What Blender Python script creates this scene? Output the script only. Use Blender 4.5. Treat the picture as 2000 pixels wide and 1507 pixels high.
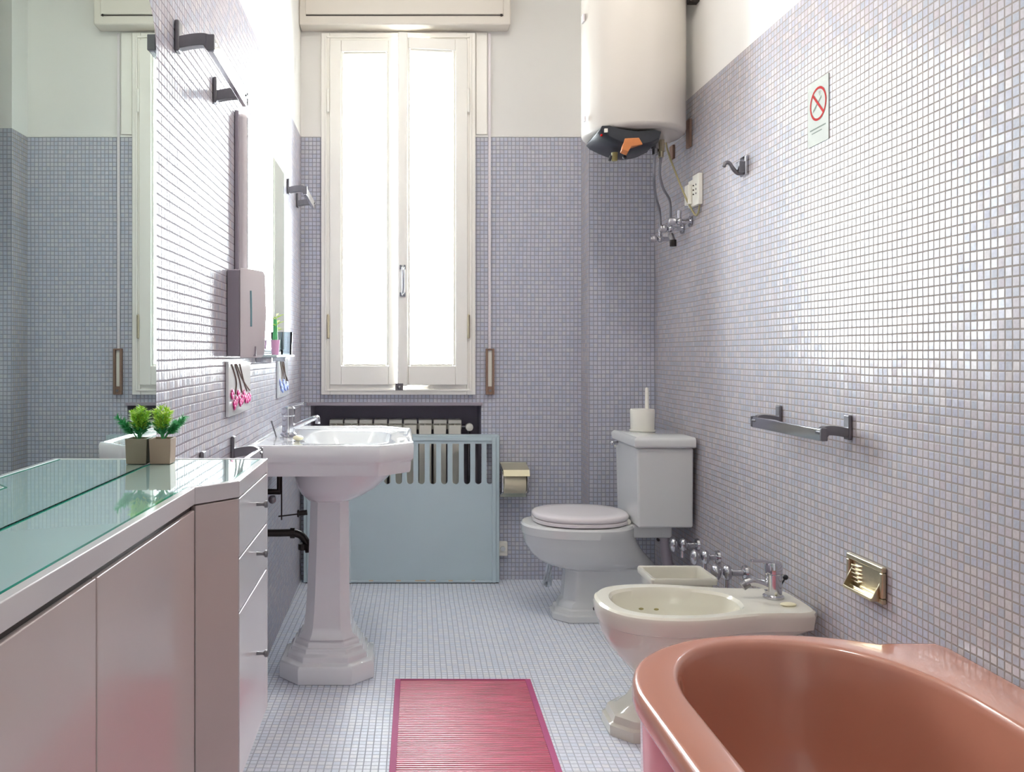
import bpy, bmesh, math, random
from mathutils import Vector, Matrix
random.seed(7)
for o in list(bpy.data.objects): bpy.data.objects.remove(o)
C = bpy.context.scene
PI = math.pi

# ------------------------------------------------------------ camera
H = 1.10; F = 1680.0; VX, VY = 778.0, 690.0
cam_d = bpy.data.cameras.new('camera'); cam = bpy.data.objects.new('camera', cam_d)
C.collection.objects.link(cam); C.camera = cam
cam.location = (0, 0, H); cam.rotation_euler = (PI/2, 0, 0)
cam_d.sensor_fit = 'HORIZONTAL'; cam_d.sensor_width = 36; cam_d.lens = 36*F/2000
cam_d.shift_x = (1000-VX)/2000; cam_d.shift_y = -(753.5-VY)/2000
cam_d.clip_start = 0.02

# ------------------------------------------------------------ sky, daylight, exposure
W = bpy.data.worlds.new('sky'); C.world = W; W.use_nodes = True
bg = W.node_tree.nodes['Background']; bg.inputs[0].default_value = (0.90, 0.95, 1.0, 1); bg.inputs[1].default_value = 28.0
def portal(name, loc, rot, sx, sy):
    l = bpy.data.lights.new(name, 'AREA'); l.shape = 'RECTANGLE'; l.size = sx; l.size_y = sy
    l.cycles.is_portal = True
    o = bpy.data.objects.new(name, l); o.location = loc; o.rotation_euler = rot; C.collection.objects.link(o)
portal('window_portal', (0, 4.50, 1.75), (-PI/2, 0, 0), 0.80, 1.80)
C.view_settings.view_transform = 'Standard'; C.view_settings.look = 'None'
C.view_settings.gamma = 1; C.view_settings.use_curve_mapping = False
C.view_settings.exposure = 1.03
try:
    C.cycles.max_bounces = 12; C.cycles.diffuse_bounces = 8; C.cycles.glossy_bounces = 6
    C.cycles.transparent_max_bounces = 8; C.cycles.sample_clamp_indirect = 8
except Exception: pass

# ------------------------------------------------------------ colour and materials
def lin(c):
    return tuple(((v/255)/12.92 if v/255 <= 0.04045 else ((v/255+0.055)/1.055)**2.4) for v in c) + (1,)
def mat(name, col, rough=0.5, metal=0.0, coat=0.0, vary=0.03, scale=6.0, bump=0.0, bscale=60.0, trans=0.0, ior=1.5, spec=0.5, emit=None):
    m = bpy.data.materials.new(name); m.use_nodes = True
    nt = m.node_tree; N = nt.nodes; L = nt.links; b = N['Principled BSDF']
    c = lin(col)
    tc = N.new('ShaderNodeTexCoord')
    if vary > 0:
        n = N.new('ShaderNodeTexNoise'); n.inputs['Scale'].default_value = scale; n.inputs['Detail'].default_value = 4
        L.new(tc.outputs['Object'], n.inputs['Vector'])
        mx = N.new('ShaderNodeMix'); mx.data_type = 'RGBA'
        mx.inputs[6].default_value = tuple(max(0, v*(1-vary)) for v in c[:3]) + (1,)
        mx.inputs[7].default_value = tuple(min(1, v*(1+vary)) for v in c[:3]) + (1,)
        L.new(n.outputs['Fac'], mx.inputs[0]); L.new(mx.outputs[2], b.inputs['Base Color'])
    else: b.inputs['Base Color'].default_value = c
    b.inputs['Roughness'].default_value = rough; b.inputs['Metallic'].default_value = metal
    b.inputs['Coat Weight'].default_value = coat; b.inputs['Coat Roughness'].default_value = 0.04
    b.inputs['Transmission Weight'].default_value = trans; b.inputs['IOR'].default_value = ior
    b.inputs['Specular IOR Level'].default_value = spec
    if bump > 0:
        n2 = N.new('ShaderNodeTexNoise'); n2.inputs['Scale'].default_value = bscale; n2.inputs['Detail'].default_value = 3
        L.new(tc.outputs['Object'], n2.inputs['Vector'])
        bp = N.new('ShaderNodeBump'); bp.inputs['Strength'].default_value = bump; bp.inputs['Distance'].default_value = 0.004
        L.new(n2.outputs['Fac'], bp.inputs['Height']); L.new(bp.outputs[0], b.inputs['Normal'])
    if emit:
        b.inputs['Emission Color'].default_value = lin(emit[0]); b.inputs['Emission Strength'].default_value = emit[1]
    return m

def tile_mat(name, ua, va, mod, palette, grout, rough=0.16, tilt=0.05, rot=0.0, gw=0.085, offu=0.0, offv=0.0, spec=0.35):
    """glass mosaic: every small square has its own tint and its own slight tilt"""
    m = bpy.data.materials.new(name); m.use_nodes = True
    nt = m.node_tree; N = nt.nodes; L = nt.links; b = N['Principled BSDF']
    def math_(op, a, bb=None):
        n = N.new('ShaderNodeMath'); n.operation = op
        for i, v in enumerate((a, bb)):
            if v is None: continue
            if isinstance(v, (int, float)): n.inputs[i].default_value = v
            else: L.new(v, n.inputs[i])
        return n.outputs[0]
    tc = N.new('ShaderNodeTexCoord'); mp = N.new('ShaderNodeMapping')
    mp.inputs['Rotation'].default_value = (0, 0, rot); L.new(tc.outputs['Object'], mp.inputs['Vector'])
    wob = N.new('ShaderNodeTexNoise'); wob.inputs['Scale'].default_value = 3.0
    L.new(tc.outputs['Object'], wob.inputs['Vector'])
    sp = N.new('ShaderNodeSeparateXYZ'); L.new(mp.outputs[0], sp.inputs[0])
    wv = math_('MULTIPLY', math_('SUBTRACT', wob.outputs['Fac'], 0.5), 0.006)
    u = math_('DIVIDE', math_('ADD', math_('ADD', sp.outputs[ua], offu), wv), mod[0])
    v = math_('DIVIDE', math_('ADD', math_('ADD', sp.outputs[va], offv), wv), mod[1])
    fu, fv = math_('FRACT', u), math_('FRACT', v)
    iu, iv = math_('FLOOR', u), math_('FLOOR', v)
    eu = math_('MINIMUM', fu, math_('SUBTRACT', 1.0, fu)); ev = math_('MINIMUM', fv, math_('SUBTRACT', 1.0, fv))
    e = math_('MINIMUM', eu, ev)
    mr = N.new('ShaderNodeMapRange'); mr.inputs[1].default_value = gw*0.7; mr.inputs[2].default_value = gw*1.5
    L.new(e, mr.inputs[0]); mask = mr.outputs[0]
    cb = N.new('ShaderNodeCombineXYZ'); L.new(iu, cb.inputs[0]); L.new(iv, cb.inputs[1])
    wn = N.new('ShaderNodeTexWhiteNoise'); wn.noise_dimensions = '3D'; L.new(cb.outputs[0], wn.inputs['Vector'])
    cr = N.new('ShaderNodeValToRGB'); cr.color_ramp.interpolation = 'CONSTANT'
    els = cr.color_ramp.elements
    for i, c in enumerate(palette):
        p = i/len(palette)
        if i < 2: el = els[i]; el.position = p
        else: el = els.new(p)
        el.color = lin(c)
    L.new(wn.outputs['Value'], cr.inputs[0])
    # cloudy mottling inside the glass paste
    mo = N.new('ShaderNodeTexNoise'); mo.inputs['Scale'].default_value = 120; mo.inputs['Detail'].default_value = 3
    L.new(tc.outputs['Object'], mo.inputs['Vector'])
    mm = N.new('ShaderNodeMix'); mm.data_type = 'RGBA'; mm.blend_type = 'MULTIPLY'; mm.inputs[0].default_value = 0.25
    mo2 = N.new('ShaderNodeValToRGB'); mo2.color_ramp.elements[0].color = (0.6, 0.6, 0.62, 1); mo2.color_ramp.elements[1].color = (1, 1, 1, 1)
    mo2.color_ramp.elements[0].position = 0.3; mo2.color_ramp.elements[1].position = 0.6
    L.new(mo.outputs['Fac'], mo2.inputs[0]); L.new(cr.outputs[0], mm.inputs[6]); L.new(mo2.outputs[0], mm.inputs[7])
    mx = N.new('ShaderNodeMix'); mx.data_type = 'RGBA'; mx.inputs[6].default_value = lin(grout)
    L.new(mask, mx.inputs[0]); L.new(mm.outputs[2], mx.inputs[7]); L.new(mx.outputs[2], b.inputs['Base Color'])
    ro = N.new('ShaderNodeMix'); ro.data_type = 'FLOAT'; ro.inputs[2].default_value = 0.75; ro.inputs[3].default_value = rough
    L.new(mask, ro.inputs[0]); L.new(ro.outputs[0], b.inputs['Roughness'])
    # tilt
    ge = N.new('ShaderNodeNewGeometry')
    vs = N.new('ShaderNodeVectorMath'); vs.operation = 'SUBTRACT'; vs.inputs[1].default_value = (0.5, 0.5, 0.5)
    L.new(wn.outputs['Color'], vs.inputs[0])
    vm = N.new('ShaderNodeVectorMath'); vm.operation = 'SCALE'; vm.inputs['Scale'].default_value = tilt; L.new(vs.outputs[0], vm.inputs[0])
    va_ = N.new('ShaderNodeVectorMath'); va_.operation = 'ADD'
    bp = N.new('ShaderNodeBump'); bp.inputs['Strength'].default_value = 0.5; bp.inputs['Distance'].default_value = 0.0006
    hs = math_('ADD', mask, math_('MULTIPLY', mo.outputs['Fac'], 0.5))
    L.new(hs, bp.inputs['Height']); L.new(bp.outputs[0], va_.inputs[0]); L.new(vm.outputs[0], va_.inputs[1])
    vn = N.new('ShaderNodeVectorMath'); vn.operation = 'NORMALIZE'; L.new(va_.outputs[0], vn.inputs[0])
    L.new(vn.outputs[0], b.inputs['Normal'])
    b.inputs['Specular IOR Level'].default_value = spec
    return m

PALB = [(199,201,214),(193,196,211),(203,203,214),(190,195,210),(200,201,211),(204,205,211),(196,199,215),(199,198,209)]
PAL = [(189,186,197),(182,183,196),(196,190,196),(180,182,193),(190,187,195),(199,193,195),(184,184,199),(192,184,191),(181,184,196),(196,193,201)]
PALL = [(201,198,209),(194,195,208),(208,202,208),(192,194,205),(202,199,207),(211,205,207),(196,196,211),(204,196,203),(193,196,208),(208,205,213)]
GR = (150,141,136)
T_side = tile_mat('mosaic_side', 1, 2, (0.0205,0.0205), PAL, GR, rough=0.235, tilt=0.05, gw=0.09, spec=0.34)
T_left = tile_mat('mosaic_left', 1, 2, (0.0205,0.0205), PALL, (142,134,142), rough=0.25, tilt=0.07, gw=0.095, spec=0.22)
T_back = tile_mat('mosaic_back', 0, 2, (0.0190,0.0205), PALB, (150,149,158), rough=0.26, tilt=0.05)
PALF = [(226,231,242),(232,236,244),(220,227,240),(232,234,240),(228,232,244),(224,227,238)]
T_floor = tile_mat('mosaic_floor', 0, 1, (0.0205,0.0205), PALF, (176,180,192), rough=0.42, tilt=0.08, spec=0.6, rot=math.radians(1.26), gw=0.07)
paint = mat('cream_wall_paint', (230,228,224), 0.85, vary=0.02, scale=2, bump=0.05, bscale=40)
ceilp = mat('ceiling_paint', (240,238,232), 0.9, vary=0.02)
woodp = mat('cream_gloss_wood_paint', (243,240,233), 0.35, vary=0.04, scale=5, bump=0.06, bscale=30)
boxp = mat('beige_box_paint', (220,213,203), 0.5, vary=0.03, scale=3)
ceram = mat('white_ceramic', (236,238,240), 0.07, coat=0.6, vary=0.01)
ceramg = mat('grey_white_ceramic', (214,216,216), 0.10, coat=0.5, vary=0.015)
ceramw = mat('ivory_ceramic', (224,220,206), 0.09, coat=0.5, vary=0.02)
seatp = mat('toilet_lid_plastic', (226,220,222), 0.2, vary=0.01)
pink = mat('salmon_enamel', (188,128,107), 0.22, coat=0.55, vary=0.03, scale=8)
pinkap = mat('pink_apron_enamel', (214,140,146), 0.12, coat=0.4, vary=0.06, scale=12)
chrome = mat('chrome', (205,205,210), 0.10, metal=1, vary=0.02, scale=30)
chromed = mat('worn_chrome', (132,130,134), 0.28, metal=1, vary=0.12, scale=40)
brassm = mat('old_brass', (198,186,160), 0.28, metal=1, vary=0.15, scale=50)
darkm = mat('dark_metal', (62,56,54), 0.4, metal=0.8, vary=0.1)
blackp = mat('black_plastic', (34,36,44), 0.35, vary=0.05)
whitep = mat('white_plastic', (235,232,222), 0.35, vary=0.01)
greyp = mat('grey_plastic', (222,215,218), 0.32, vary=0.02)
greypd = mat('dark_grey_plastic', (158,150,160), 0.35, vary=0.02)
tealp = mat('pale_blue_metal_paint', (188,205,211), 0.42, vary=0.05, scale=3, bump=0.05, bscale=20)
radw = mat('radiator_enamel', (232,228,216), 0.4, vary=0.02)
heatw = mat('heater_enamel', (206,200,192), 0.22, vary=0.02, scale=2)
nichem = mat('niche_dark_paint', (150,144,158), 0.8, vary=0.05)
brownw = mat('brown_wood', (140,112,96), 0.6, vary=0.12, scale=25)
cabm = mat('pinkish_lacquer', (202,187,183), 0.20, coat=0.25, vary=0.015)
cabw = mat('pale_lacquer', (216,211,213), 0.18, coat=0.25, vary=0.015)
mirm = mat('mirror_silver', (214,230,226), 0.004, metal=1, vary=0)
glassc = mat('counter_glass', (214,248,246), 0.03, metal=0.38, coat=0.8, vary=0.02)
glasse = mat('green_glass_edge', (16,140,116), 0.08, vary=0.05)
terra = mat('tan_pot', (178,148,130), 0.6, vary=0.06, scale=40, bump=0.1)
soilm = mat('soil', (40,34,26), 0.9, vary=0.2, scale=80)
leafl = mat('lime_leaf', (214,244,110), 0.5, vary=0.2, scale=80)
leafd = mat('green_leaf', (96,186,124), 0.5, vary=0.2, scale=80)
soapm = mat('cream_soap', (238,232,200), 0.4, vary=0.02)
orange = mat('copper_tape', (196,120,66), 0.4, vary=0.15, scale=60)
hosem = mat('braided_hose', (150,150,156), 0.3, metal=0.9, vary=0.2, scale=300)
cablem = mat('olive_cable', (160,150,110), 0.5, vary=0.05)
magenta = mat('magenta_petal', (228,8,140), 0.5, vary=0.1, scale=60)
blueflo = mat('periwinkle_petal', (150,170,240), 0.5, vary=0.1, scale=60)
stemm = mat('brown_stem', (120,96,84), 0.6)
redm = mat('sign_red', (170,16,14), 0.6, spec=0.1, vary=0)
signw = mat('sign_film', (186,190,184), 0.55, spec=0.1, vary=0.01)
printg = mat('sign_grey_print', (120,128,120), 0.6, spec=0.1, vary=0)
stain = mat('limescale', (150,140,90), 0.6)
lampm = mat('fill_lamp_glass', (255,250,240), 0.4, vary=0, emit=((255,248,242), 24.0))  # glow of the added ceiling lamp that brightens the room
pane_m = bpy.data.materials.new('window_glass'); pane_m.use_nodes = True
_n = pane_m.node_tree.nodes; _l = pane_m.node_tree.links
_t = _n.new('ShaderNodeBsdfTransparent'); _t.inputs[0].default_value = (0.96, 0.98, 0.97, 1)
_g = _n.new('ShaderNodeBsdfGlossy'); _g.inputs['Roughness'].default_value = 0.02
_f = _n.new('ShaderNodeFresnel'); _x = _n.new('ShaderNodeMixShader')
_l.new(_f.outputs[0], _x.inputs[0]); _l.new(_t.outputs[0], _x.inputs[1]); _l.new(_g.outputs[0], _x.inputs[2])
_l.new(_x.outputs[0], _n['Material Output'].inputs[0])
tumblerm = pane_m.copy(); tumblerm.name = 'tumbler_glass'
tumblerm.node_tree.nodes['Transparent BSDF'].inputs[0].default_value = (0.80, 0.84, 0.86, 1)

def mat_bamboo():
    m = mat('red_bamboo', (200,26,84), 0.34, coat=1.0, vary=0.0)
    nt = m.node_tree; N = nt.nodes; L = nt.links; b = N['Principled BSDF']
    tc = N.new('ShaderNodeTexCoord'); mp = N.new('ShaderNodeMapping'); mp.inputs['Scale'].default_value = (6, 160, 1)
    L.new(tc.outputs['Object'], mp.inputs[0]); n = N.new('ShaderNodeTexNoise'); n.inputs['Scale'].default_value = 1.0; n.inputs['Detail'].default_value = 3
    L.new(mp.outputs[0], n.inputs['Vector']); cr = N.new('ShaderNodeValToRGB')
    cr.color_ramp.elements[0].position = 0.35; cr.color_ramp.elements[0].color = lin((160,18,60))
    cr.color_ramp.elements[1].position = 0.68; cr.color_ramp.elements[1].color = lin((222,64,116))
    L.new(n.outputs['Fac'], cr.inputs[0]); L.new(cr.outputs[0], b.inputs['Base Color'])
    b.inputs['Coat Roughness'].default_value = 0.36; b.inputs['Specular IOR Level'].default_value = 0.8
    return m
bamboo = mat_bamboo(); bind = mat('mauve_binding', (176,70,122), 0.6, vary=0.06, scale=60)

# ------------------------------------------------------------ mesh helpers (all in world coordinates)
def NB(): return bmesh.new()
def box(bm, x0, x1, y0, y1, z0, z1):
    v = [bm.verts.new(p) for p in ((x0,y0,z0),(x1,y0,z0),(x1,y1,z0),(x0,y1,z0),(x0,y0,z1),(x1,y0,z1),(x1,y1,z1),(x0,y1,z1))]
    for f in ((0,3,2,1),(4,5,6,7),(0,1,5,4),(1,2,6,5),(2,3,7,6),(3,0,4,7)): bm.faces.new([v[i] for i in f])
    return v
def loft(bm, rings, cap0=True, cap1=True, closed=True, mi=None):
    R = [[bm.verts.new(p) for p in r] for r in rings]
    n = len(R[0])
    for k, (a, b) in enumerate(zip(R, R[1:])):
        for i in range(n if closed else n-1):
            j = (i+1) % n
            f = bm.faces.new((a[i], a[j], b[j], b[i]))
            if mi: f.material_index = mi[k]
    if cap0: bm.faces.new(list(reversed(R[0])))
    if cap1:
        f = bm.faces.new(R[-1])
        if mi: f.material_index = mi[-1]
    return R
def prism(bm, poly, z0, z1): return loft(bm, [[(x,y,z0) for x,y in poly], [(x,y,z1) for x,y in poly]])
def tube(bm, pts, r, seg=12, caps=True, sq=None):
    pts = [Vector(p) for p in pts]; n = len(pts)
    rs = r if isinstance(r, (list, tuple)) else [r]*n
    rings = []; up = None
    for i, p in enumerate(pts):
        d = (pts[min(i+1,n-1)] - pts[max(i-1,0)]).normalized()
        if up is None:
            up = Vector((0,0,1)) if abs(d.z) < 0.9 else Vector((1,0,0))
        s = d.cross(up).normalized(); up = s.cross(d).normalized()
        if sq: q = [s*a*sq[0] + up*b*sq[1] for a, b in ((1,1),(1,-1),(-1,-1),(-1,1))]
        else: q = [s*math.cos(t)*rs[i] + up*math.sin(t)*rs[i] for t in [-2*PI*k/seg for k in range(seg)]]
        rings.append([p+w for w in q])
    return loft(bm, rings, caps, caps)
def smooth_path(pts, n=6):
    pts = [Vector(p) for p in pts]; out = []
    P = [pts[0]] + pts + [pts[-1]]
    for i in range(1, len(P)-2):
        p0, p1, p2, p3 = P[i-1:i+3]
        for k in range(n):
            t = k/n
            out.append(0.5*((2*p1) + (p2-p0)*t + (2*p0-5*p1+4*p2-p3)*t*t + (3*p1-p0-3*p2+p3)*t**3))
    out.append(pts[-1]); return out
def cyl(bm, p0, p1, r0, r1=None, seg=20): return tube(bm, [p0, p1], [r0, r0 if r1 is None else r1], seg)
def lathe(bm, prof, c, axis='z', seg=32, cap=True):
    rings = []
    for r, h in prof:
        ring = []
        for k in range(seg):
            a = 2*PI*k/seg; x, y = r*math.cos(a), r*math.sin(a)
            ring.append({'z': (c[0]+x, c[1]+y, c[2]+h), 'x': (c[0]+h, c[1]+x, c[2]+y), 'y': (c[0]+x, c[1]+h, c[2]+y)}[axis])
        rings.append(ring)
    return loft(bm, rings, cap, cap)
def sph(bm, c, r, sx=1, sy=1, sz=1, u=14, v=9):
    M = Matrix.Translation(c) @ Matrix.Diagonal((r*sx, r*sy, r*sz, 1))
    bmesh.ops.create_uvsphere(bm, u_segments=u, v_segments=v, radius=1, matrix=M)
# radial cross-sections around a centre, all with the same number of points
NR = 72
def rad_super(a, b, n=2.0, a2=None):
    def f(t):
        c, s = math.cos(t), math.sin(t); aa = (a if c < 0 else (a2 or a))
        return (abs(c/aa)**n + abs(s/b)**n)**(-1/n)
    return f
def rad_poly(poly, c):
    P = [(x-c[0], y-c[1]) for x, y in poly]
    def f(t):
        dx, dy = math.cos(t), math.sin(t); best = 0
        for (x1,y1),(x2,y2) in zip(P, P[1:]+P[:1]):
            ex, ey = x2-x1, y2-y1; den = dx*ey - dy*ex
            if abs(den) < 1e-12: continue
            s = (x1*ey - y1*ex)/den; u = (x1*dy - y1*dx)/den
            if s > 0 and -1e-6 <= u <= 1+1e-6: best = max(best, s)
        return best
    return f
def ring(c, z, f, scale=1.0, inset=0.0, n=None):
    n = n or NR
    out = []
    for k in range(n):
        t = 2*PI*k/n; r = f(t)*scale - inset
        out.append((c[0]+r*math.cos(t), c[1]+r*math.sin(t), z))
    return out
def blend(f, g, w): return lambda t: f(t)*(1-w) + g(t)*w
def chamfer(hx, hy, c): return [(hx,-hy+c),(hx,hy-c),(hx-c,hy),(-hx+c,hy),(-hx,hy-c),(-hx,-hy+c),(-hx+c,-hy),(hx-c,-hy)]

def link(name, me, m, parent):
    o = bpy.data.objects.new(name, me); C.collection.objects.link(o)
    for mm in (m if isinstance(m, (list, tuple)) else [m]): me.materials.append(mm)
    if parent: o.parent = parent
    return o
def wloc(o):
    v = Vector((0,0,0))
    while o: v += o.location; o = o.parent
    return v
def obj(name, bm, m, parent=None, smooth=None, bevel=0, seg=2, origin=None):
    """one mesh object; vertices given in world coordinates"""
    bmesh.ops.recalc_face_normals(bm, faces=bm.faces)
    base = wloc(parent) if parent else Vector(origin or (0,0,0))
    bmesh.ops.translate(bm, vec=-base, verts=bm.verts)
    me = bpy.data.meshes.new(name); bm.to_mesh(me); bm.free()
    o = link(name, me, m, parent)
    if not parent: o.location = base
    if smooth is not None:
        for p in me.polygons: p.use_smooth = True
        e = o.modifiers.new('edges', 'EDGE_SPLIT'); e.split_angle = math.radians(smooth)
        if bevel: o.modifiers.remove(e)
    if bevel:
        b = o.modifiers.new('bevel', 'BEVEL'); b.width = bevel; b.segments = seg; b.limit_method = 'ANGLE'; b.angle_limit = math.radians(40)
        for p in me.polygons: p.use_smooth = True
        b.harden_normals = True
    return o
def each(name, bm, *a, **k):
    """one object per separate piece"""
    seen = set(); out = []
    bm.verts.ensure_lookup_table(); bm.verts.index_update()
    for v in bm.verts:
        if v.index in seen: continue
        st = [v]; isl = {v.index: v}
        while st:
            q = st.pop()
            for e in q.link_edges:
                w = e.other_vert(q)
                if w.index not in isl: isl[w.index] = w; st.append(w)
        seen |= set(isl); nb = bmesh.new(); mp = {i: nb.verts.new(w.co) for i, w in isl.items()}
        fs = {f for w in isl.values() for f in w.link_faces}
        for f in sorted(fs, key=lambda f: min(x.index for x in f.verts)): nb.faces.new([mp[x.index] for x in f.verts])
        out.append(obj(name, nb, *a, **k))
    bm.free(); return out
def thing(name, label, cat, loc, group=None):
    o = bpy.data.objects.new(name, None); C.collection.objects.link(o); o.location = loc
    o.empty_display_size = 0.05; o['label'] = label; o['category'] = cat
    if group: o['group'] = group
    return o
def tag(o, label, cat, group=None):
    o['label'] = label; o['category'] = cat
    if group: o['group'] = group
    return o
def struct(o): o['kind'] = 'structure'; return o

# ------------------------------------------------------------ the room
XL, XR, YB, YR, ZC, ZT = -0.474, 1.20, 4.19, -0.90, 3.15, 2.152
def wall_grid(bm, us, vs, holes, mk, matf):
    us, vs = sorted(set(us)), sorted(set(vs)); cache = {}
    def V(u, v):
        if (u, v) not in cache: cache[(u, v)] = bm.verts.new(mk(u, v))
        return cache[(u, v)]
    for a, b in zip(us, us[1:]):
        for c, d in zip(vs, vs[1:]):
            mu, mv = (a+b)/2, (c+d)/2
            if any(h[0] < mu < h[1] and h[2] < mv < h[3] for h in holes): continue
            f = bm.faces.new((V(a,c), V(b,c), V(b,d), V(a,d))); f.material_index = matf(mu, mv)
def quad(bm, pts, mi=0):
    f = bm.faces.new([bm.verts.new(p) for p in pts]); f.material_index = mi
def wall_obj(name, bm, mats):
    me = bpy.data.meshes.new(name); bm.to_mesh(me); bm.free(); return struct(link(name, me, mats, None))
WX0, WX1, WZ0, WZ1 = -0.360, 0.360, 0.915, 2.640
NX0, NX1, NZ0, NZ1, NY = -0.427, 0.404, 0.06, 0.846, 4.40
bm = NB()
wall_grid(bm, [XL, WX0, WX1, NX0, NX1, XR], [0, NZ0, NZ1, WZ0, ZT, WZ1, ZC], [(WX0,WX1,WZ0,WZ1),(NX0,NX1,NZ0,NZ1)],
          lambda u, v: (u, YB, v), lambda u, v: 1 if v > ZT else 0)
for (a, b, c, d, y, mi) in ((WX0,WX1,WZ0,WZ1,4.52,1),(NX0,NX1,NZ0,NZ1,NY,2)):
    quad(bm, [(a,YB,c),(a,y,c),(a,y,d),(a,YB,d)], mi); quad(bm, [(b,YB,c),(b,YB,d),(b,y,d),(b,y,c)], mi)
    quad(bm, [(a,YB,c),(b,YB,c),(b,y,c),(a,y,c)], mi); quad(bm, [(a,YB,d),(a,y,d),(b,y,d),(b,YB,d)], mi)
quad(bm, [(NX0,NY,NZ0),(NX1,NY,NZ0),(NX1,NY,NZ1),(NX0,NY,NZ1)], 2)
wall_obj('wall_back', bm, [T_back, paint, nichem])
bm = NB(); wall_grid(bm, [YR, YB], [0, ZT, ZC], [], lambda u, v: (XL, u, v), lambda u, v: 1 if v > ZT else 0); wall_obj('wall_left', bm, [T_left, paint])
bm = NB(); wall_grid(bm, [YR, YB], [0, ZT, ZC], [], lambda u, v: (XR, u, v), lambda u, v: 1 if v > ZT else 0); wall_obj('wall_right', bm, [T_side, paint])
bm = NB(); wall_grid(bm, [XL, XR], [0, ZT, ZC], [], lambda u, v: (u, YR, v), lambda u, v: 1 if v > ZT else 0); wall_obj('wall_rear', bm, [T_back, paint])
bm = NB(); quad(bm, [(XL,YR,0),(XR,YR,0),(XR,YB,0),(XL,YB,0)]); wall_obj('floor', bm, [T_floor])
bm = NB(); quad(bm, [(XL,YR,ZC),(XL,YB,ZC),(XR,YB,ZC),(XR,YR,ZC)]); wall_obj('ceiling', bm, [ceilp])
# pipe chase in the back right corner
bm = NB(); CX, CY = 0.890, 4.02
for z0, z1, mi in ((0, ZT, 0), (ZT, ZC, 2)):
    quad(bm, [(CX,CY,z0),(XR,CY,z0),(XR,CY,z1),(CX,CY,z1)], mi)
    quad(bm, [(CX,YB,z0),(CX,CY,z0),(CX,CY,z1),(CX,YB,z1)], 1 if mi == 0 else 2)
wall_obj('wall_column', bm, [T_back, T_side, paint])
# thin plaster bead where the mosaic stops
bm = NB(); box(bm, XL, CX, YB-0.006, YB, ZT, ZT+0.010); struct(obj('trim_1', bm, paint, bevel=0.003))
bm = NB()
for y0 in (0,): box(bm, NX0-0.02, NX1+0.006, YB-0.012, YB, NZ1, NZ1+0.016)
struct(obj('trim_2', bm, greypd, bevel=0.002))

# closed door behind the camera
dr_ = bpy.data.objects.new('door_1', None); C.collection.objects.link(dr_); dr_.location = (0.30, YR, 0); struct(dr_)
DOOR = (-0.10, 0.70)

# ------------------------------------------------------------ window with two sashes
bm = NB(); box(bm, DOOR[0]+0.04, DOOR[1]-0.04, YR+0.004, YR+0.03, 0.006, 2.04); dl = obj('door_leaf', bm, woodp, dr_, bevel=0.003)
bm = NB(); box(bm, 0.56, 0.60, YR+0.031, YR+0.036, 0.98, 1.12); tube(bm, [(0.58,YR+0.036,1.06),(0.58,YR+0.075,1.06),(0.48,YR+0.075,1.06)], 0.008); obj('door_handle', bm, chromed, dl, smooth=40)
win = bpy.data.objects.new('window_1', None); C.collection.objects.link(win); win.location = (0, YB, 0.90); struct(win)
def frame_bm(x0, x1, z0, z1, w, y0, y1, wb=None, wt=None):
    bm = NB(); wb = wb or w; wt = wt or w
    loftpts = []
    for y in (y0, y1):
        pass
    box(bm, x0, x0+w, y0, y1, z0, z1); box(bm, x1-w, x1, y0, y1, z0, z1)
    box(bm, x0+w, x1-w, y0, y1, z0, z0+wb); box(bm, x0+w, x1-w, y0, y1, z1-wt, z1)
    return bm
obj('window_frame', frame_bm(-0.374, 0.374, 0.900, 2.654, 0.042, 4.165, 4.26, wb=0.05, wt=0.044), woodp, win, bevel=0.004)
bm = frame_bm(DOOR[0], DOOR[1], 0.0, 2.09, 0.04, YR+0.002, YR+0.04, wb=0.004, wt=0.045); obj('door_frame', bm, woodp, dr_, bevel=0.003)
bm = frame_bm(-0.356, 0.356, 0.918, 2.636, 0.010, 4.157, 4.17); obj('frame_bead', bm, woodp, win, bevel=0.003)
def sash(x0, x1, gx0, gx1, gz0, gz1, z0, z1, hinge=None, ang=0):
    bm = NB()
    ya, yb = 4.150, 4.190
    box(bm, x0, gx0, ya, yb, z0, z1); box(bm, gx1, x1, ya, yb, z0, z1)
    box(bm, gx0, gx1, ya, yb, z0, gz0); box(bm, gx0, gx1, ya, yb, gz1, z1)
    s = obj('sash', bm, woodp, win, bevel=0.004)
    bm = frame_bm(gx0, gx1, gz0, gz1, 0.010, ya+0.010, yb-0.012); g = obj('glazing_bead', bm, woodp, s, bevel=0.004)
    bm = NB(); box(bm, gx0+0.004, gx1-0.004, 4.176, 4.180, gz0+0.004, gz1-0.004); obj('pane', bm, pane_m, s)
    return s
sL = sash(-0.332, -0.006, -0.276, -0.048, 1.040, 2.556, 0.948, 2.612)
sR = sash(-0.004, 0.335, 0.046, 0.275, 1.040, 2.560, 0.948, 2.614)
# closing strip with its handle on the right sash
bm = NB(); box(bm, -0.006, 0.040, 4.132, 4.150, 0.945, 2.630); ast = obj('closing_strip', bm, woodp, sR, bevel=0.006, seg=3)
bm = NB(); box(bm, 0.000, 0.028, 4.124, 4.132, 1.37, 1.39); box(bm, 0.000, 0.028, 4.124, 4.132, 1.50, 1.52)
tube(bm, smooth_path([(0.014,4.125,1.38),(0.014,4.105,1.40),(0.014,4.100,1.45),(0.014,4.105,1.50),(0.014,4.125,1.515)]), 0.007)
obj('window_handle', bm, chrome, ast, smooth=40)
bm = NB(); box(bm, -0.020, 0.016, 4.118, 4.134, 0.925, 0.958); sph(bm, (-0.002,4.115,0.938), 0.010); obj('latch', bm, chromed, ast, smooth=40)
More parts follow.
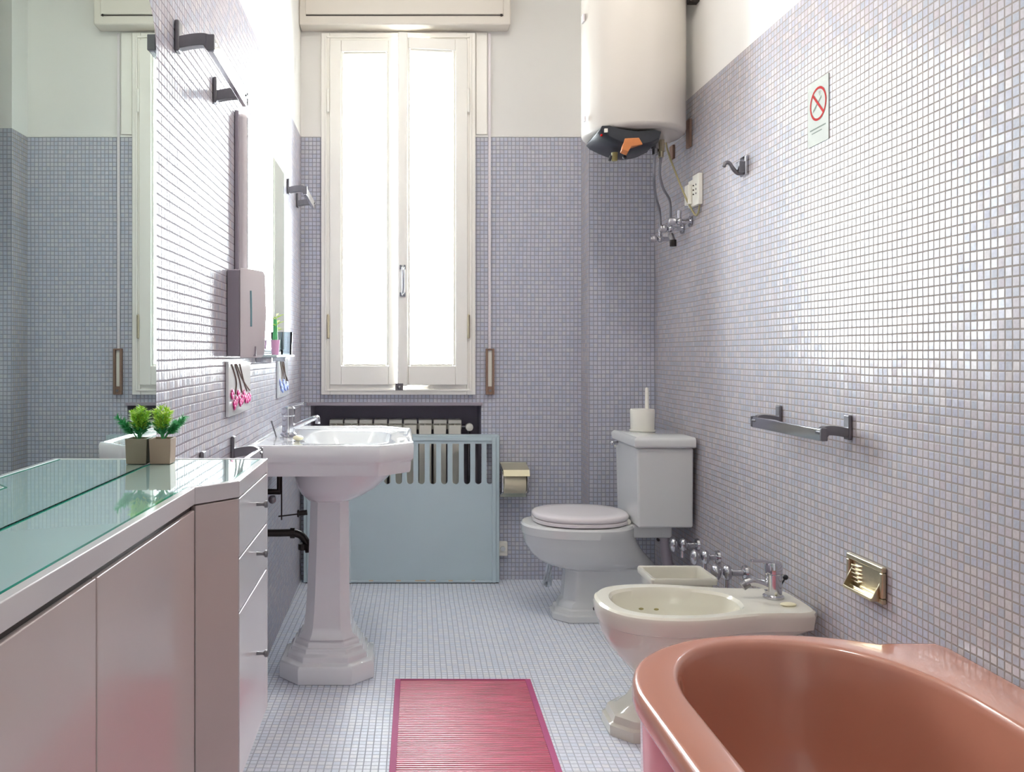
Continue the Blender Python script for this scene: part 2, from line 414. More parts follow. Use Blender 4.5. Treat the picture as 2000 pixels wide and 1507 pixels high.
# the right sash stands slightly open
rot = math.radians(7.5); pv = Vector((0.335, 4.15, 0)) - Vector(win.location)
sR.matrix_basis = Matrix.Translation(Vector((pv.x, pv.y, 0))) @ Matrix.Rotation(rot, 4, 'Z') @ Matrix.Translation(Vector((-pv.x, -pv.y, 0)))
for sx in (-1, 1):
    for z in (2.32, 1.23):
        bm = NB(); cyl(bm, (sx*0.339, 4.146, z-0.05), (sx*0.339, 4.146, z+0.05), 0.006); sph(bm, (sx*0.339,4.146,z+0.053), 0.006); sph(bm, (sx*0.339,4.146,z-0.053), 0.006)
        obj('hinge', bm, woodp if z > 2 else brassm, win, smooth=40)
# shutter above the panes, outside
slatm = mat('shutter_slat', (150,140,118), 0.6)
shut = thing('roller_shutter', 'beige roller shutter seen raised behind the top of the window panes', 'shutter', (0, 4.44, 2.46))
for k in range(2):
    bm = NB(); z = 2.57+0.045*k
    box(bm, -0.358, 0.358, 4.432, 4.446, z+0.002, z+0.043); obj('slat', bm, slatm, shut, bevel=0.004)

# ------------------------------------------------------------ shutter box, strap
sb = thing('shutter_box', 'beige boxed-in roller shutter casing above the window', 'shutter box', (0.03, 4.10, 2.66))
bm = NB(); box(bm, XL+0.001, 0.536, 4.095, YB-0.001, 2.665, ZC-0.001); obj('casing', bm, boxp, sb, bevel=0.008, seg=3)
bm = NB(); box(bm, -0.442, 0.500, 4.088, 4.096, 2.712, ZC-0.03); obj('access_panel', bm, boxp, sb, bevel=0.003)
bm = NB(); box(bm, -0.440, 0.500, 4.0935, 4.0955, 2.706, 2.711); sph(bm, (0.490,4.090,2.708), 0.006); obj('panel_gap', bm, darkm, sb)
st = thing('shutter_strap', 'grey shutter pull strap hanging beside the window into a brown slotted guide', 'strap', (0.446, 4.17, 0.90))
bm = NB(); box(bm, 0.437, 0.449, 4.176, 4.180, 1.11, 2.655); obj('strap', bm, greyp, st)
bm = frame_bm(0.424, 0.466, 0.900, 1.124, 0.011, 4.165, 4.189, wb=0.040, wt=0.008); g = obj('guide', bm, brownw, st, bevel=0.003)
bm = NB(); cyl(bm, (0.445,4.160,0.920), (0.445,4.166,0.920), 0.006); obj('screw', bm, chromed, g, smooth=40)
bm = NB(); box(bm, 0.436, 0.454, 4.178, 4.188, 0.94, 1.115); obj('strap_end', bm, whitep, st)
bm = NB(); box(bm, 0.378, 0.432, YB-0.010, YB-0.001, ZT+0.012, 2.66); struct(obj('trim_3', bm, woodp, bevel=0.003))

# ------------------------------------------------------------ radiator and its cover
rad = thing('radiator', 'cream sectional radiator inside the dark recess below the window', 'radiator', (-0.02, 4.30, 0.09))
for k in range(9):
    x0 = -0.345 + k*0.0735
    bm = NB(); box(bm, x0+0.006, x0+0.068, 4.26, 4.275, 0.14, 0.745); box(bm, x0+0.006, x0+0.068, 4.335, 4.35, 0.14, 0.745)
    box(bm, x0+0.032, x0+0.041, 4.27, 4.34, 0.13, 0.755); box(bm, x0, x0+0.0725, 4.285, 4.325, 0.72, 0.752); box(bm, x0, x0+0.0725, 4.285, 4.325, 0.12, 0.15)
    box(bm, x0+0.004, x0+0.070, 4.255, 4.35, 0.752, 0.772)
    obj('section', bm, radw, rad, bevel=0.004)
bm = NB(); cyl(bm, (0.317,4.305,0.735), (0.350,4.305,0.735), 0.009); cyl(bm, (0.352,4.305,0.735), (0.352,4.305,0.10), 0.008)
obj('supply_pipe', bm, chromed, rad, smooth=40)
bm = NB(); lathe(bm, [(0.010,-0.045),(0.018,-0.042),(0.020,-0.012),(0.013,-0.004),(0.012,0.0)], (0.352,4.29,0.735), 'y', 20); obj('valve_knob', bm, whitep, rad, smooth=40)
bm = NB()
for x in (-0.3, 0.25): box(bm, x-0.015, x+0.015, 4.27, 4.34, NZ0+0.001, 0.1195)
each('foot', bm, darkm, rad)
cov = thing('radiator_cover', 'pale blue metal panel with upright slots in front of the radiator', 'radiator cover', (0, 4.13, 0))
PX0, PX1, PZ0, PZ1, PYF = -0.438, 0.468, 0.004, 0.700, 4.118
# panel with slots cut through
slots = []
xs = [-0.395 + 0.0545*k for k in range(16)]
bm = NB()
us = [PX0, PX1]; vs = [PZ0, PZ1]; SZ0, SZ1 = 0.490, 0.668
for x in xs: us += [x, x+0.031]
def slot_panel(bm, y0, y1):
    # solid strips around each slot, slot ends rounded
    seg = 8; edges = [PX0] + sorted(u for x in xs for u in (x, x+0.031)) + [PX1]
    def addpoly(poly):
        a = [bm.verts.new((x, y0, z)) for x, z in poly]; b = [bm.verts.new((x, y1, z)) for x, z in poly]
        bm.faces.new(a); bm.faces.new(list(reversed(b)))
        for i in range(len(a)): j = (i+1) % len(a); bm.faces.new((a[i], b[i], b[j], a[j]))
    for i in range(0, len(edges), 2): addpoly([(edges[i],SZ0),(edges[i+1],SZ0),(edges[i+1],SZ1),(edges[i],SZ1)])
    addpoly([(PX0,SZ1),(PX1,SZ1),(PX1,PZ1),(PX0,PZ1)])
    low = [(PX0,PZ0),(PX1,PZ0),(PX1,SZ0)]
    for x in reversed(xs):
        c = x+0.0155
        for k in range(seg+1):
            t = -PI*k/seg; low.append((c+0.0155*math.cos(t), SZ0+0.0155*math.sin(t)))
    low.append((PX0,SZ0)); addpoly(low)
slot_panel(bm, PYF, PYF+0.004)
panel = obj('panel', bm, tealp, cov)
bm = NB(); box(bm, PX1, PX1+0.016, PYF, YB-0.002, PZ0, PZ1); box(bm, PX0-0.016, PX0, PYF, YB-0.002, PZ0, PZ1); each('side_panel', bm, tealp, cov, bevel=0.002)
bm = NB(); box(bm, PX0-0.016, PX1+0.016, PYF-0.002, YB-0.002, PZ1, PZ1+0.008); obj('top_shelf', bm, tealp, cov, bevel=0.002)
bm = frame_bm(PX0, PX1, PZ0, PZ1, 0.020, PYF-0.006, PYF, wb=0.012, wt=0.018); obj('border', bm, tealp, cov, bevel=0.003)
bm = NB()
for x, w in ((-0.14,0.02),(-0.01,0.022),(0.08,0.05),(0.15,0.028),(0.24,0.02),(0.35,0.016)):
    box(bm, x, x+w, PYF-0.0068, PYF-0.0058, 0.012, 0.017)
each('chipped_paint', bm, mat('chip', (216,190,160), 0.7), cov)
bm = NB(); box(bm, PX0-0.006, PX1+0.012, PYF+0.002, YB-0.003, 0.0, 0.004); obj('bottom_rail', bm, darkm, cov)

# ------------------------------------------------------------ toilet paper holder and plug on the back wall
ph = thing('toilet_paper_holder', 'brass and glass toilet paper holder on the back wall beside the radiator cover', 'toilet paper holder', (0.55, 4.19, 0.40))
bm = NB(); box(bm, 0.492, 0.624, 4.178, 4.189, 0.402, 0.572); obj('wall_plate', bm, mat('pale_glassy_brass', (206,208,190), 0.15, metal=0.6), ph, bevel=0.004)
bm = NB()
for x in (0.492, 0.612): 
    loft(bm, [[(x+d, y, z) for d, y, z in ((0,4.18,0.41+0.02*0),(0.010,4.18,0.41),(0.010,4.18,0.565),(0,4.18,0.565))],
              [(x+d, y, z) for d, y, z in ((0,4.09,0.44),(0.010,4.09,0.44),(0.010,4.09,0.54),(0,4.09,0.54))]])
each('bracket', bm, chrome, ph, bevel=0.003)
bm = NB(); lathe(bm, [(0.012,0),(0.052,0),(0.054,0.004),(0.054,0.098),(0.052,0.102),(0.012,0.102)], (0.503,4.118,0.485), 'x', 32); obj('paper_roll', bm, mat('beige_paper', (214,204,178), 0.85), ph, smooth=40)
bm = NB(); loft(bm, [[(0.496,4.185,0.56),(0.620,4.185,0.56),(0.620,4.182,0.57),(0.496,4.182,0.57)],[(0.496,4.070,0.545),(0.620,4.070,0.545),(0.620,4.066,0.550),(0.496,4.066,0.550)],[(0.496,4.055,0.52),(0.620,4.055,0.52),(0.620,4.052,0.522),(0.496,4.052,0.522)]]); obj('cover_flap', bm, mat('pale_brass_flap', (214,206,178), 0.2, metal=0.6), ph, smooth=40)
pl = thing('wall_socket', 'small white socket low on the back wall beside the radiator cover', 'socket', (0.51, 4.19, 0.11))
bm = NB(); box(bm, 0.486, 0.530, 4.168, 4.189, 0.118, 0.188); obj('housing', bm, whitep, pl, bevel=0.005)
bm = NB(); cyl(bm, (0.506,4.160,0.155), (0.506,4.168,0.155), 0.012); obj('plug_face', bm, ceramg, pl, smooth=40)

# ------------------------------------------------------------ water heater
HX, HY, HZ, HR = 0.958, 3.515, 1.977, 0.207
wh = thing('water_heater', 'tall white cylindrical electric water heater hanging high in the right corner', 'water heater', (HX, HY, HZ))
bm = NB(); prof = [(HR-0.030,0.002),(HR-0.012,0.004),(HR-0.004,0.010),(HR,0.022),(HR,1.02),(HR-0.004,1.035),(HR-0.02,1.05)]
lathe(bm, prof, (HX,HY,HZ), 'z', 72); obj('tank', bm, heatw, wh, smooth=50)
bm = NB(); lathe(bm, [(0.001,-0.006),(0.10,-0.005),(HR-0.040,-0.001),(HR-0.022,0.004),(HR-0.022,0.008),(0.001,0.008)], (HX,HY,HZ), 'z', 64); obj('end_cap', bm, heatw, wh, smooth=40)
bm = NB()
prf = [(0.783,1.974),(0.776,1.960),(0.790,1.944),(0.835,1.922),(0.885,1.902),(0.935,1.900),(0.985,1.910),(1.018,1.926),(1.026,1.952),(1.000,1.958),(0.930,1.953),(0.860,1.962),(0.815,1.975)]
loft(bm, [[(x+0.010*(HX-x)/0.2, 3.345, z+0.012) for x, z in prf], [(x, 3.365, z) for x, z in prf], [(x, 3.56, z) for x, z in prf], [(x+0.02, 3.58, min(1.972,z+0.012)) for x, z in prf]])
cc = obj('control_cover', bm, blackp, wh, bevel=0.004)
bm = NB(); loft(bm, [[(0.868,3.340,1.892),(0.880,3.340,1.935),(0.935,3.340,1.938),(0.950,3.340,1.912),(0.905,3.340,1.904),(0.893,3.340,1.884)],[(0.868,3.368,1.884),(0.880,3.368,1.935),(0.935,3.368,1.938),(0.950,3.368,1.912),(0.905,3.368,1.900),(0.893,3.368,1.874)]]); obj('tape_patch', bm, orange, cc, bevel=0.002)
bm = NB(); box(bm, 0.800, 0.812, 3.335, 3.352, 1.958, 1.972); obj('pilot_window', bm, whitep, cc); 
bm = NB(); sph(bm, (0.790,3.345,1.948), 0.005); obj('red_lamp', bm, redm, cc)
bm = NB(); cyl(bm, (0.862,3.43,1.900), (0.862,3.43,1.868), 0.013, 0.011); obj('knob', bm, stain, cc, smooth=40)
bm = NB(); cyl(bm, (0.848,3.43,1.888), (0.842,3.43,1.868), 0.006); sph(bm, (0.905,3.44,1.884), 0.008); each('cable_gland', bm, blackp, cc, smooth=40)
for x, y in ((1.035,3.47),(1.075,3.52)):
    bm = NB(); cyl(bm, (x,y,1.972), (x,y,1.925), 0.015, seg=8); cyl(bm, (x,y,1.930), (x,y,1.902), 0.011, seg=16); obj('water_fitting', bm, chromed if x < 1.05 else brassm, wh, smooth=40)
bm = NB(); box(bm, 1.16, 1.199, 3.42, 3.46, 2.50, 2.66); box(bm, 1.10, 1.165, 3.425, 3.455, 2.56, 2.60); box(bm, 1.16, 1.199, 3.58, 3.62, 2.50, 2.66); each('wall_bracket', bm, darkm, wh, bevel=0.003)
bm = NB(); box(bm, 0.745, 0.752, 3.47, 3.50, 2.44, 2.47); box(bm, 0.744, 0.752, 3.44, 3.46, 2.03, 2.05); each('chip_mark', bm, greyp, wh)
for nm, a, lab in (('hanging_strip', 3.535, 'brown wooden packing strip on the wall behind the heater, the nearer one'), ('hanging_strip', 3.75, 'brown wooden packing strip on the wall behind the heater, the smaller farther one')):
    w = 0.022; z0, z1 = (1.945, 2.06) if a < 3.6 else (1.945, 2.005)
    bm = NB(); box(bm, 1.188, 1.199, a-w, a+w, z0, z1); tag(obj(nm, bm, brownw, None, bevel=0.002, origin=(1.19,a,z0)), lab, 'wooden strip')

# hoses, cable, valve group
hv = thing('angle_valve_set', 'cluster of chrome shut-off valves on the wall below the water heater', 'valve', (1.17, 3.68, 1.59))
def valve(parent, y, z, x=1.145, black=False, r=0.017):
    bm = NB(); cyl(bm, (1.199,y,z), (x,y,z), 0.010); sph(bm, (x,y,z), 0.015); cyl(bm, (x,y,z), (x,y,z+0.045), 0.009)
    lathe(bm, [(0.022,0),(0.020,0.006),(0.010,0.008)], (1.191,y,z), 'x', 20)
    o = obj('valve_body', bm, chrome, parent, smooth=40)
    bm = NB(); lathe(bm, [(0.006,0.012),(r*0.9,0.008),(r,-0.004),(r*0.9,-0.018),(0.006,-0.022)], (x-0.026,y,z), 'x', 10); obj('handle', bm, chrome, parent, smooth=30)
    return o
valve(hv, 3.62, 1.625); valve(hv, 3.76, 1.600); valve(hv, 3.52, 1.640, 1.150)
bm = NB(); cyl(bm, (1.145,3.62,1.60), (1.150,3.60,1.565), 0.012); obj('drain_spout', bm, chromed, hv, smooth=40)
bm = NB(); cyl(bm, (1.150,3.60,1.575), (1.150,3.60,1.548), 0.014, seg=8); obj('brass_nut', bm, darkm, hv)
bm = NB(); tube(bm, smooth_path([(1.035,3.47,1.91),(1.037,3.49,1.84),(1.06,3.56,1.79),(1.11,3.70,1.765),(1.142,3.76,1.72),(1.145,3.76,1.652)]), 0.0055); tag(obj('water_hose', bm, hosem, None, smooth=60, origin=(1.035,3.47,1.64)), 'thin bent metal water hose from the heater, curving farthest back', 'hose', )
bm = NB(); tube(bm, smooth_path([(1.075,3.52,1.905),(1.072,3.53,1.84),(1.095,3.56,1.785),(1.135,3.60,1.74),(1.145,3.62,1.67)]), 0.0055); tag(obj('water_hose', bm, hosem, None, smooth=60, origin=(1.075,3.52,1.67)), 'silver bent water hose from the heater to the middle shut-off valve', 'hose')
bm = NB(); tube(bm, smooth_path([(1.085,3.49,1.955),(1.10,3.49,1.90),(1.15,3.47,1.75),(1.188,3.46,1.665),(1.190,3.42,1.655),(1.192,3.395,1.70)], 8), 0.0038); tag(obj('power_cable', bm, cablem, None, smooth=60, origin=(1.085,3.49,1.655)), 'olive electric cable slanting from the heater down to the wall socket', 'cable')
so = thing('wall_switch', 'white double socket plate on the right wall beside the heater pipes', 'socket', (1.2, 3.44, 1.69))
bm = NB(); box(bm, 1.180, 1.199, 3.385, 3.455, 1.688, 1.812); obj('plate', bm, whitep, so, bevel=0.004)
bm = NB(); box(bm, 1.165, 1.182, 3.458, 3.505, 1.70, 1.780); box(bm, 1.182, 1.199, 3.455, 3.510, 1.690, 1.80); obj('plug_block', bm, whitep, so, bevel=0.004)
bm = NB()
for z in (1.735, 1.752, 1.77): cyl(bm, (1.179,3.41,z), (1.181,3.41,z), 0.004, seg=8); cyl(bm, (1.176,3.435,z), (1.182,3.435,z), 0.003, seg=8)
obj('socket_holes', bm, darkm, so)

# ------------------------------------------------------------ robe hook, sign, soap dish on the right wall
hk = thing('robe_hook', 'chrome square robe hook on the right wall near the socket', 'hook', (1.2, 2.97, 1.75))
bm = NB(); box(bm, 1.188, 1.199, 2.945, 2.995, 1.712, 1.780); obj('plate', bm, chrome, hk, bevel=0.004)
bm = NB(); tube(bm, smooth_path([(1.190,2.97,1.722),(1.172,2.97,1.722),(1.155,2.97,1.738),(1.142,2.97,1.757),(1.130,2.97,1.757),(1.124,2.97,1.744)]), [0.007]*26+[0.006]*5); obj('hook', bm, chromed, hk, smooth=50)
bm = NB(); box(bm, 1.170, 1.190, 2.952, 2.988, 1.720, 1.762); obj('boss', bm, chromed, hk, bevel=0.004)
sg = thing('no_smoking_sign', 'translucent no smoking sticker with red crossed circle on the right wall', 'sign', (1.2, 2.454, 1.70))
bm = NB(); box(bm, 1.197, 1.1995, 2.394, 2.514, 1.698, 1.881); obj('film', bm, signw, sg)
def flat_ring(cy, cz, r0, r1, x):
    bm = NB(); n = 48
    A = [bm.verts.new((x, cy+r0*math.cos(2*PI*k/n), cz+r0*math.sin(2*PI*k/n))) for k in range(n)]
    B = [bm.verts.new((x, cy+r1*math.cos(2*PI*k/n), cz+r1*math.sin(2*PI*k/n))) for k in range(n)]
    for k in range(n): bm.faces.new((A[k], A[(k+1)%n], B[(k+1)%n], B[k]))
    return bm
cy, cz = 2.452, 1.812
bm = flat_ring(cy, cz, 0.041, 0.048, 1.1963)
d = 0.043*0.7071; w = 0.0028
quad(bm, [(1.1962,cy+d+w,cz+d-w),(1.1962,cy+d-w,cz+d+w),(1.1962,cy-d-w,cz-d+w),(1.1962,cy-d+w,cz-d-w)]); obj('prohibition_ring', bm, redm, sg)
bm = NB()
quad(bm, [(1.1966,cy+0.030,cz-0.020),(1.1966,cy+0.030,cz-0.012),(1.1966,cy-0.020,cz+0.020),(1.1966,cy-0.020,cz+0.012)])
for k in range(3): quad(bm, [(1.1966,cy-0.010-0.004*k,cz+0.020+0.004*k),(1.1966,cy-0.012-0.004*k,cz+0.020+0.004*k),(1.1966,cy-0.004-0.004*k,cz+0.034),(1.1966,cy-0.002-0.004*k,cz+0.034)])
obj('cigarette_print', bm, printg, sg)
bm = NB(); quad(bm, [(1.1966,2.50,1.742),(1.1966,2.50,1.746),(1.1966,2.408,1.746),(1.1966,2.408,1.742)]); quad(bm, [(1.1966,2.49,1.732),(1.1966,2.49,1.735),(1.1966,2.43,1.735),(1.1966,2.43,1.732)]); each('caption_print', bm, printg, sg)
sd = thing('soap_dish', 'old brass recessed soap dish set in the tiled right wall', 'soap dish', (1.2, 2.195, 0.485))
bm = NB(); x0, x1 = 1.186, 1.199
for a in ((2.110,2.280,0.560,0.575),(2.110,2.280,0.482,0.496),(2.110,2.124,0.496,0.560),(2.266,2.280,0.496,0.560)): box(bm, x0, x1, *a)
obj('frame', bm, brassm, sd, bevel=0.004)
bm = NB(); loft(bm, [[(1.197,2.124,0.560),(1.197,2.266,0.560),(1.197,2.266,0.496),(1.197,2.124,0.496)],[(1.196,2.140,0.548),(1.196,2.250,0.548),(1.196,2.250,0.503),(1.196,2.140,0.503)]]); obj('basin', bm, brassm, sd, smooth=60)
bm = NB(); box(bm, 1.171, 1.197, 2.128, 2.262, 0.486, 0.490); box(bm, 1.169, 1.173, 2.128, 2.262, 0.486, 0.494)
for yy in (2.124, 2.261):
    loft(bm, [[(1.197,yy,0.487),(1.170,yy,0.487),(1.170,yy,0.493),(1.197,yy,0.548)], [(1.197,yy+0.004,0.487),(1.170,yy+0.004,0.487),(1.170,yy+0.004,0.493),(1.197,yy+0.004,0.548)]])
obj('tray', bm, brassm, sd, bevel=0.001)
bm = NB()
for k in range(5): box(bm, 1.190, 1.197, 2.225-0.0*k, 2.262, 0.504+0.010*k, 0.508+0.010*k)
obj('ribs', bm, brassm, sd, bevel=0.001)

# ------------------------------------------------------------ towel rails
def towel_rail(loc, L, s, label, group=None):
    """s: +1 leaves the left wall towards +x, -1 leaves the right wall; loc = near end on the wall"""
    t = thing('towel_rail', label, 'towel rail', loc)
    x, y, z = loc; D = 0.078
    for yy in (y, y+L):
        bm = NB(); box(bm, min(x+s*0.001,x+s*0.011), max(x+s*0.001,x+s*0.011), yy-0.014, yy+0.014, z-0.022, z+0.044)
        p = obj('wall_plate', bm, chromed, t, bevel=0.003)
        pts = smooth_path([(x+s*0.008,yy,z-0.004),(x+s*0.040,yy,z+0.002),(x+s*0.066,yy,z+0.002),(x+s*D,yy,z-0.012)], 5)
        bm = NB(); tube(bm, pts, 0.01, sq=(0.012,0.013)); obj('arm', bm, chromed, t, bevel=0.003)
    bm = NB(); box(bm, x+s*D-0.007, x+s*D+0.007, y-0.016, y+L+0.016, z-0.026, z+0.008); obj('bar', bm, chrome, t, bevel=0.003)
    for yy in (y-0.016, y+L+0.016):
        bm = NB(); box(bm, x+s*D-0.009, x+s*D+0.009, yy-0.005, yy+0.005, z-0.024, z+0.010); obj('end_cap', bm, chromed, t, bevel=0.002)
    return t
towel_rail((XL, 1.83, 1.762), 0.375, 1, 'chrome towel rail high on the left wall right beside the big mirror')
towel_rail((XL, 3.67, 1.800), 0.33, 1, 'chrome towel rail on the left wall near the window corner')
towel_rail((XL, 2.06, 0.822), 0.38, 1, 'chrome towel rail low on the left wall between vanity and washbasin')
towel_rail((XR, 2.285, 0.893), 0.415, -1, 'worn chrome towel rail on the right wall above the bidet')

# ------------------------------------------------------------ big mirror on the left wall
mi = thing('wall_mirror', 'large frameless mirror with rounded corners above the vanity counter', 'mirror', (XL, 1.0, 0.90))
def rrect(y0, y1, z0, z1, r, n=10):
    P = []
    for cy, cz, a0 in ((y1-r,z1-r,0),(y0+r,z1-r,PI/2)): P += [(cy+r*math.cos(a0+PI/2*k/n), cz+r*math.sin(a0+PI/2*k/n)) for k in range(n+1)]
    return P + [(y0,z0),(y1,z0)]
P = rrect(-0.2, 1.627, 0.899, 1.765, 0.100)
bm = NB(); loft(bm, [[(XL+0.001,y,z) for y,z in P], [(-0.4585,y,z) for y,z in P]]); obj('backing_edge', bm, darkm, mi)
bm = NB(); f = bm.faces.new([bm.verts.new((-0.458,y,z)) for y,z in P]); obj('mirror_glass', bm, mirm, mi)

# ------------------------------------------------------------ vanity cabinet (hung on the wall)
CT, CBt = 0.897, 0.42
van = thing('vanity_cabinet', 'long pinkish lacquered wall-hung vanity cabinet along the left wall', 'cabinet', (-0.38, 1.0, CBt))
A = (-0.333, 0.30); B = (-0.307, 1.297); D_ = (-0.252, 1.364); E = (-0.252, 1.648)
def offs(d): # front outline moved back by d
    return [(A[0]-d, A[1]), (B[0]-d, B[1]+0.4*d), (D_[0]-d, D_[1]+0.4*d), (E[0]-d, E[1])]
out = offs(0.004)
bm = NB(); prism(bm, [(XL+0.001,0.30)]+[(p[0],p[1]) for p in offs(0.020)]+[(XL+0.001,1.648)], CBt, CT-0.012); obj('carcass', bm, cabm, van)
# rim band round the counter
bm = NB(); o0, o1 = offs(0.0), offs(0.013)
for i in range(3):
    a, b, c, d2 = o0[i], o0[i+1], o1[i+1], o1[i]
    prism(bm, [a, b, c, d2], 0.872, CT+0.001)
prism(bm, [(XL+0.001,1.648),(XL+0.001,1.660),(E[0],1.660),(E[0],1.648)], CBt, CT+0.001)
obj('edge_band', bm, cabw, van, bevel=0.0015)
bm = NB(); g_ = offs(0.013); pg = [(-0.457,0.30)]+g_+[(-0.457,1.648)]
R_ = prism(bm, pg, CT-0.010, CT); 
for f in bm.faces: f.material_index = 0 if abs(f.normal.z) > 0.9 or f.calc_center_median().z > CT-0.001 else 1
bm.normal_update()
for f in bm.faces: f.material_index = 0 if abs(f.normal.z) > 0.5 else 1
gl = obj('glass_top', bm, [glassc, glasse], van)
bm = NB(); gg = offs(0.013); hh = offs(0.0165)
for i in range(3): prism(bm, [gg[i], gg[i+1], hh[i+1], hh[i]], CT-0.002, CT+0.0006)
prism(bm, [(-0.4575,0.30),(-0.4575,1.62),(-0.4545,1.62),(-0.4545,0.30)], CT-0.002, CT+0.0006)
obj('glass_edge', bm, glasse, gl)
def front_panel(a, b, z0, z1, th=0.018, gap=0.0015):
    a, b = Vector(a), Vector(b); d = (b-a).normalized(); n = Vector((-d.y, d.x))
    a2, b2 = a+d*gap, b-d*gap
    bm = NB(); prism(bm, [tuple(a2), tuple(b2), tuple(b2+n*th), tuple(a2+n*th)], z0, z1); return bm
def lerp(p, q, t): return (p[0]+(q[0]-p[0])*t, p[1]+(q[1]-p[1])*t)
for y0, y1 in ((0.30, 0.58), (0.58, 0.905), (0.905, 1.297)):
    a = lerp(A, B, (y0-0.30)/0.997); b = lerp(A, B, (y1-0.30)/0.997)
    obj('door', front_panel(a, b, CBt, 0.864), cabm, van, bevel=0.0015)
obj('corner_panel', front_panel(B, D_, CBt, 0.870), cabm, van, bevel=0.0015)
bm = NB(); prism(bm, [(A[0]-0.006,A[1]),(B[0]-0.006,B[1]),(B[0]-0.016,B[1]),(A[0]-0.016,A[1])], 0.862, 0.874); obj('gap_shadow_strip', bm, darkm, van)  # dark strip stands in for the shadow inside the gap above the doors
for nm, z0, z1, kz in (('drawer', 0.777, 0.870, 0.832), ('drawer', 0.690, 0.774, 0.744), ('door', CBt, 0.687, 0.567)):
    dr = obj(nm, front_panel(D_, E, z0, z1), cabw, van, bevel=0.0015)
    bm = NB(); lathe(bm, [(0.0035,0),(0.0030,0.010),(0.0035,0.013),(0.0065,0.015),(0.0065,0.019),(0.004,0.020)], (-0.252,1.530,kz), 'x', 16); obj('knob', bm, chromed, dr, smooth=40)

# ------------------------------------------------------------ pot with artificial plant
def foliage(cx, cy, z0, tufts, green):
    bml, bmd = NB(), NB()
    for (dx, dy, h, lean, kind) in tufts:
        bm = bml if kind == 'l' else bmd
        base = Vector((cx, cy, z0)); top = base + Vector((dx, dy, h)); n = 45
        tube(bmd, [base, (base*2+top)/3 + Vector((0,0,0.003)), top], 0.0009, 5)
        for k in range(n*3):
            t = 0.40 + 0.62*random.random(); p = base.lerp(top, min(t, 1.0)); a = random.random()*2*PI
            ax = (top-base).normalized(); s = ax.orthogonal().normalized(); s = Matrix.Rotation(a, 3, ax) @ s
            L = 0.014*(1.0-0.25*t)*random.uniform(0.7, 1.2); tip = p + s*L + ax*L*0.6
            w = ax.cross(s).normalized()*0.0008
            v = [bm.verts.new(q) for q in (p-w, p+w, (p+tip)/2+w*1.4+ax*0.0006, tip, (p+tip)/2-w*1.4+ax*0.0006)]
            bm.faces.new(v)
    return bml, bmd
pt = thing('potted_plant', 'little tan square pot with bright artificial sprigs on the vanity counter', 'plant', (-0.4345, 1.59, CT))
pc = (-0.4362, 1.592); hw = 0.0200; PH = 0.047
bm = NB(); sqr = lambda h, z: [(pc[0]-h,pc[1]-h,z),(pc[0]+h,pc[1]-h,z),(pc[0]+h,pc[1]+h,z),(pc[0]-h,pc[1]+h,z)]
loft(bm, [sqr(hw-0.0015,CT+0.0008), sqr(hw,CT+PH), sqr(hw-0.003,CT+PH), sqr(hw-0.003,CT+PH-0.008)], True, False); obj('pot', bm, terra, pt, bevel=0.0008)
bm = NB(); loft(bm, [sqr(hw-0.003,CT+PH-0.009), sqr(hw-0.004,CT+PH-0.005)]); obj('soil', bm, soilm, pt)
bl, bd = foliage(pc[0], pc[1], CT+PH-0.006, [(-0.004,0,0.062,0,'l'),(-0.015,0.003,0.052,0,'l'),(0.013,0.0,0.054,0,'l'),(0.004,0.010,0.058,0,'l'),(0.004,-0.010,0.050,0,'l'),(-0.009,-0.008,0.056,0,'l'),(0.040,0.000,0.044,0,'d'),(0.026,-0.010,0.032,0,'d'),(0.032,0.010,0.034,0,'d'),(-0.006,0.004,0.034,0,'d'),(0.006,-0.004,0.030,0,'d'),(-0.014,0.008,0.030,0,'d')], 0)
obj('lime_sprigs', bl, leafl, pt); obj('green_sprigs', bd, leafd, pt)

# ------------------------------------------------------------ second mirror, shelf, small things
mc = thing('bathroom_mirror', 'tall narrow mirror with grey rounded frame above the washbasin', 'mirror', (XL, 2.9, 1.10))
bm = NB(); box(bm, XL+0.001, -0.4385, 2.490, 3.300, 1.105, 1.797); obj('frame', bm, greyp, mc, bevel=0.014, seg=4)
bm = NB(); box(bm, XL+0.001, XL+0.013, 2.482, 3.306, 1.100, 1.803); obj('back_board', bm, greypd, mc, bevel=0.003)
bm = NB(); box(bm, -0.4385, -0.4370, 2.502, 3.292, 1.115, 1.788); obj('mirror_glass', bm, mirm, mc)
sh = thing('glass_shelf', 'narrow glass shelf under the far end of the washbasin mirror', 'shelf', (XL, 3.1, 1.09))
bm = NB(); box(bm, XL+0.002, -0.395, 2.80, 3.27, 1.087, 1.095); obj('shelf_board', bm, mat('frosted_shelf', (190,206,208), 0.15), sh, bevel=0.002)
bm = NB()
for y in (2.86, 3.21): box(bm, XL+0.001, -0.42, y-0.008, y+0.008, 1.070, 1.0868)
each('bracket', bm, chrome, sh, bevel=0.002)
p2 = thing('potted_plant', 'tiny green plant in a pink pot on the glass shelf', 'plant', (-0.415, 2.90, 1.096))
bm = NB(); lathe(bm, [(0.012,0),(0.016,0.050),(0.0135,0.050),(0.0125,0.042)], (-0.415,2.90,1.0955), 'z', 20); obj('pot', bm, mat('pink_pot', (232,170,210), 0.4), p2, smooth=40)
bm = NB(); tube(bm, [(-0.415,2.90,1.137),(-0.415,2.90,1.215)], [0.010,0.006], 10); obj('stem', bm, leafd, p2, smooth=40)
bm = NB()
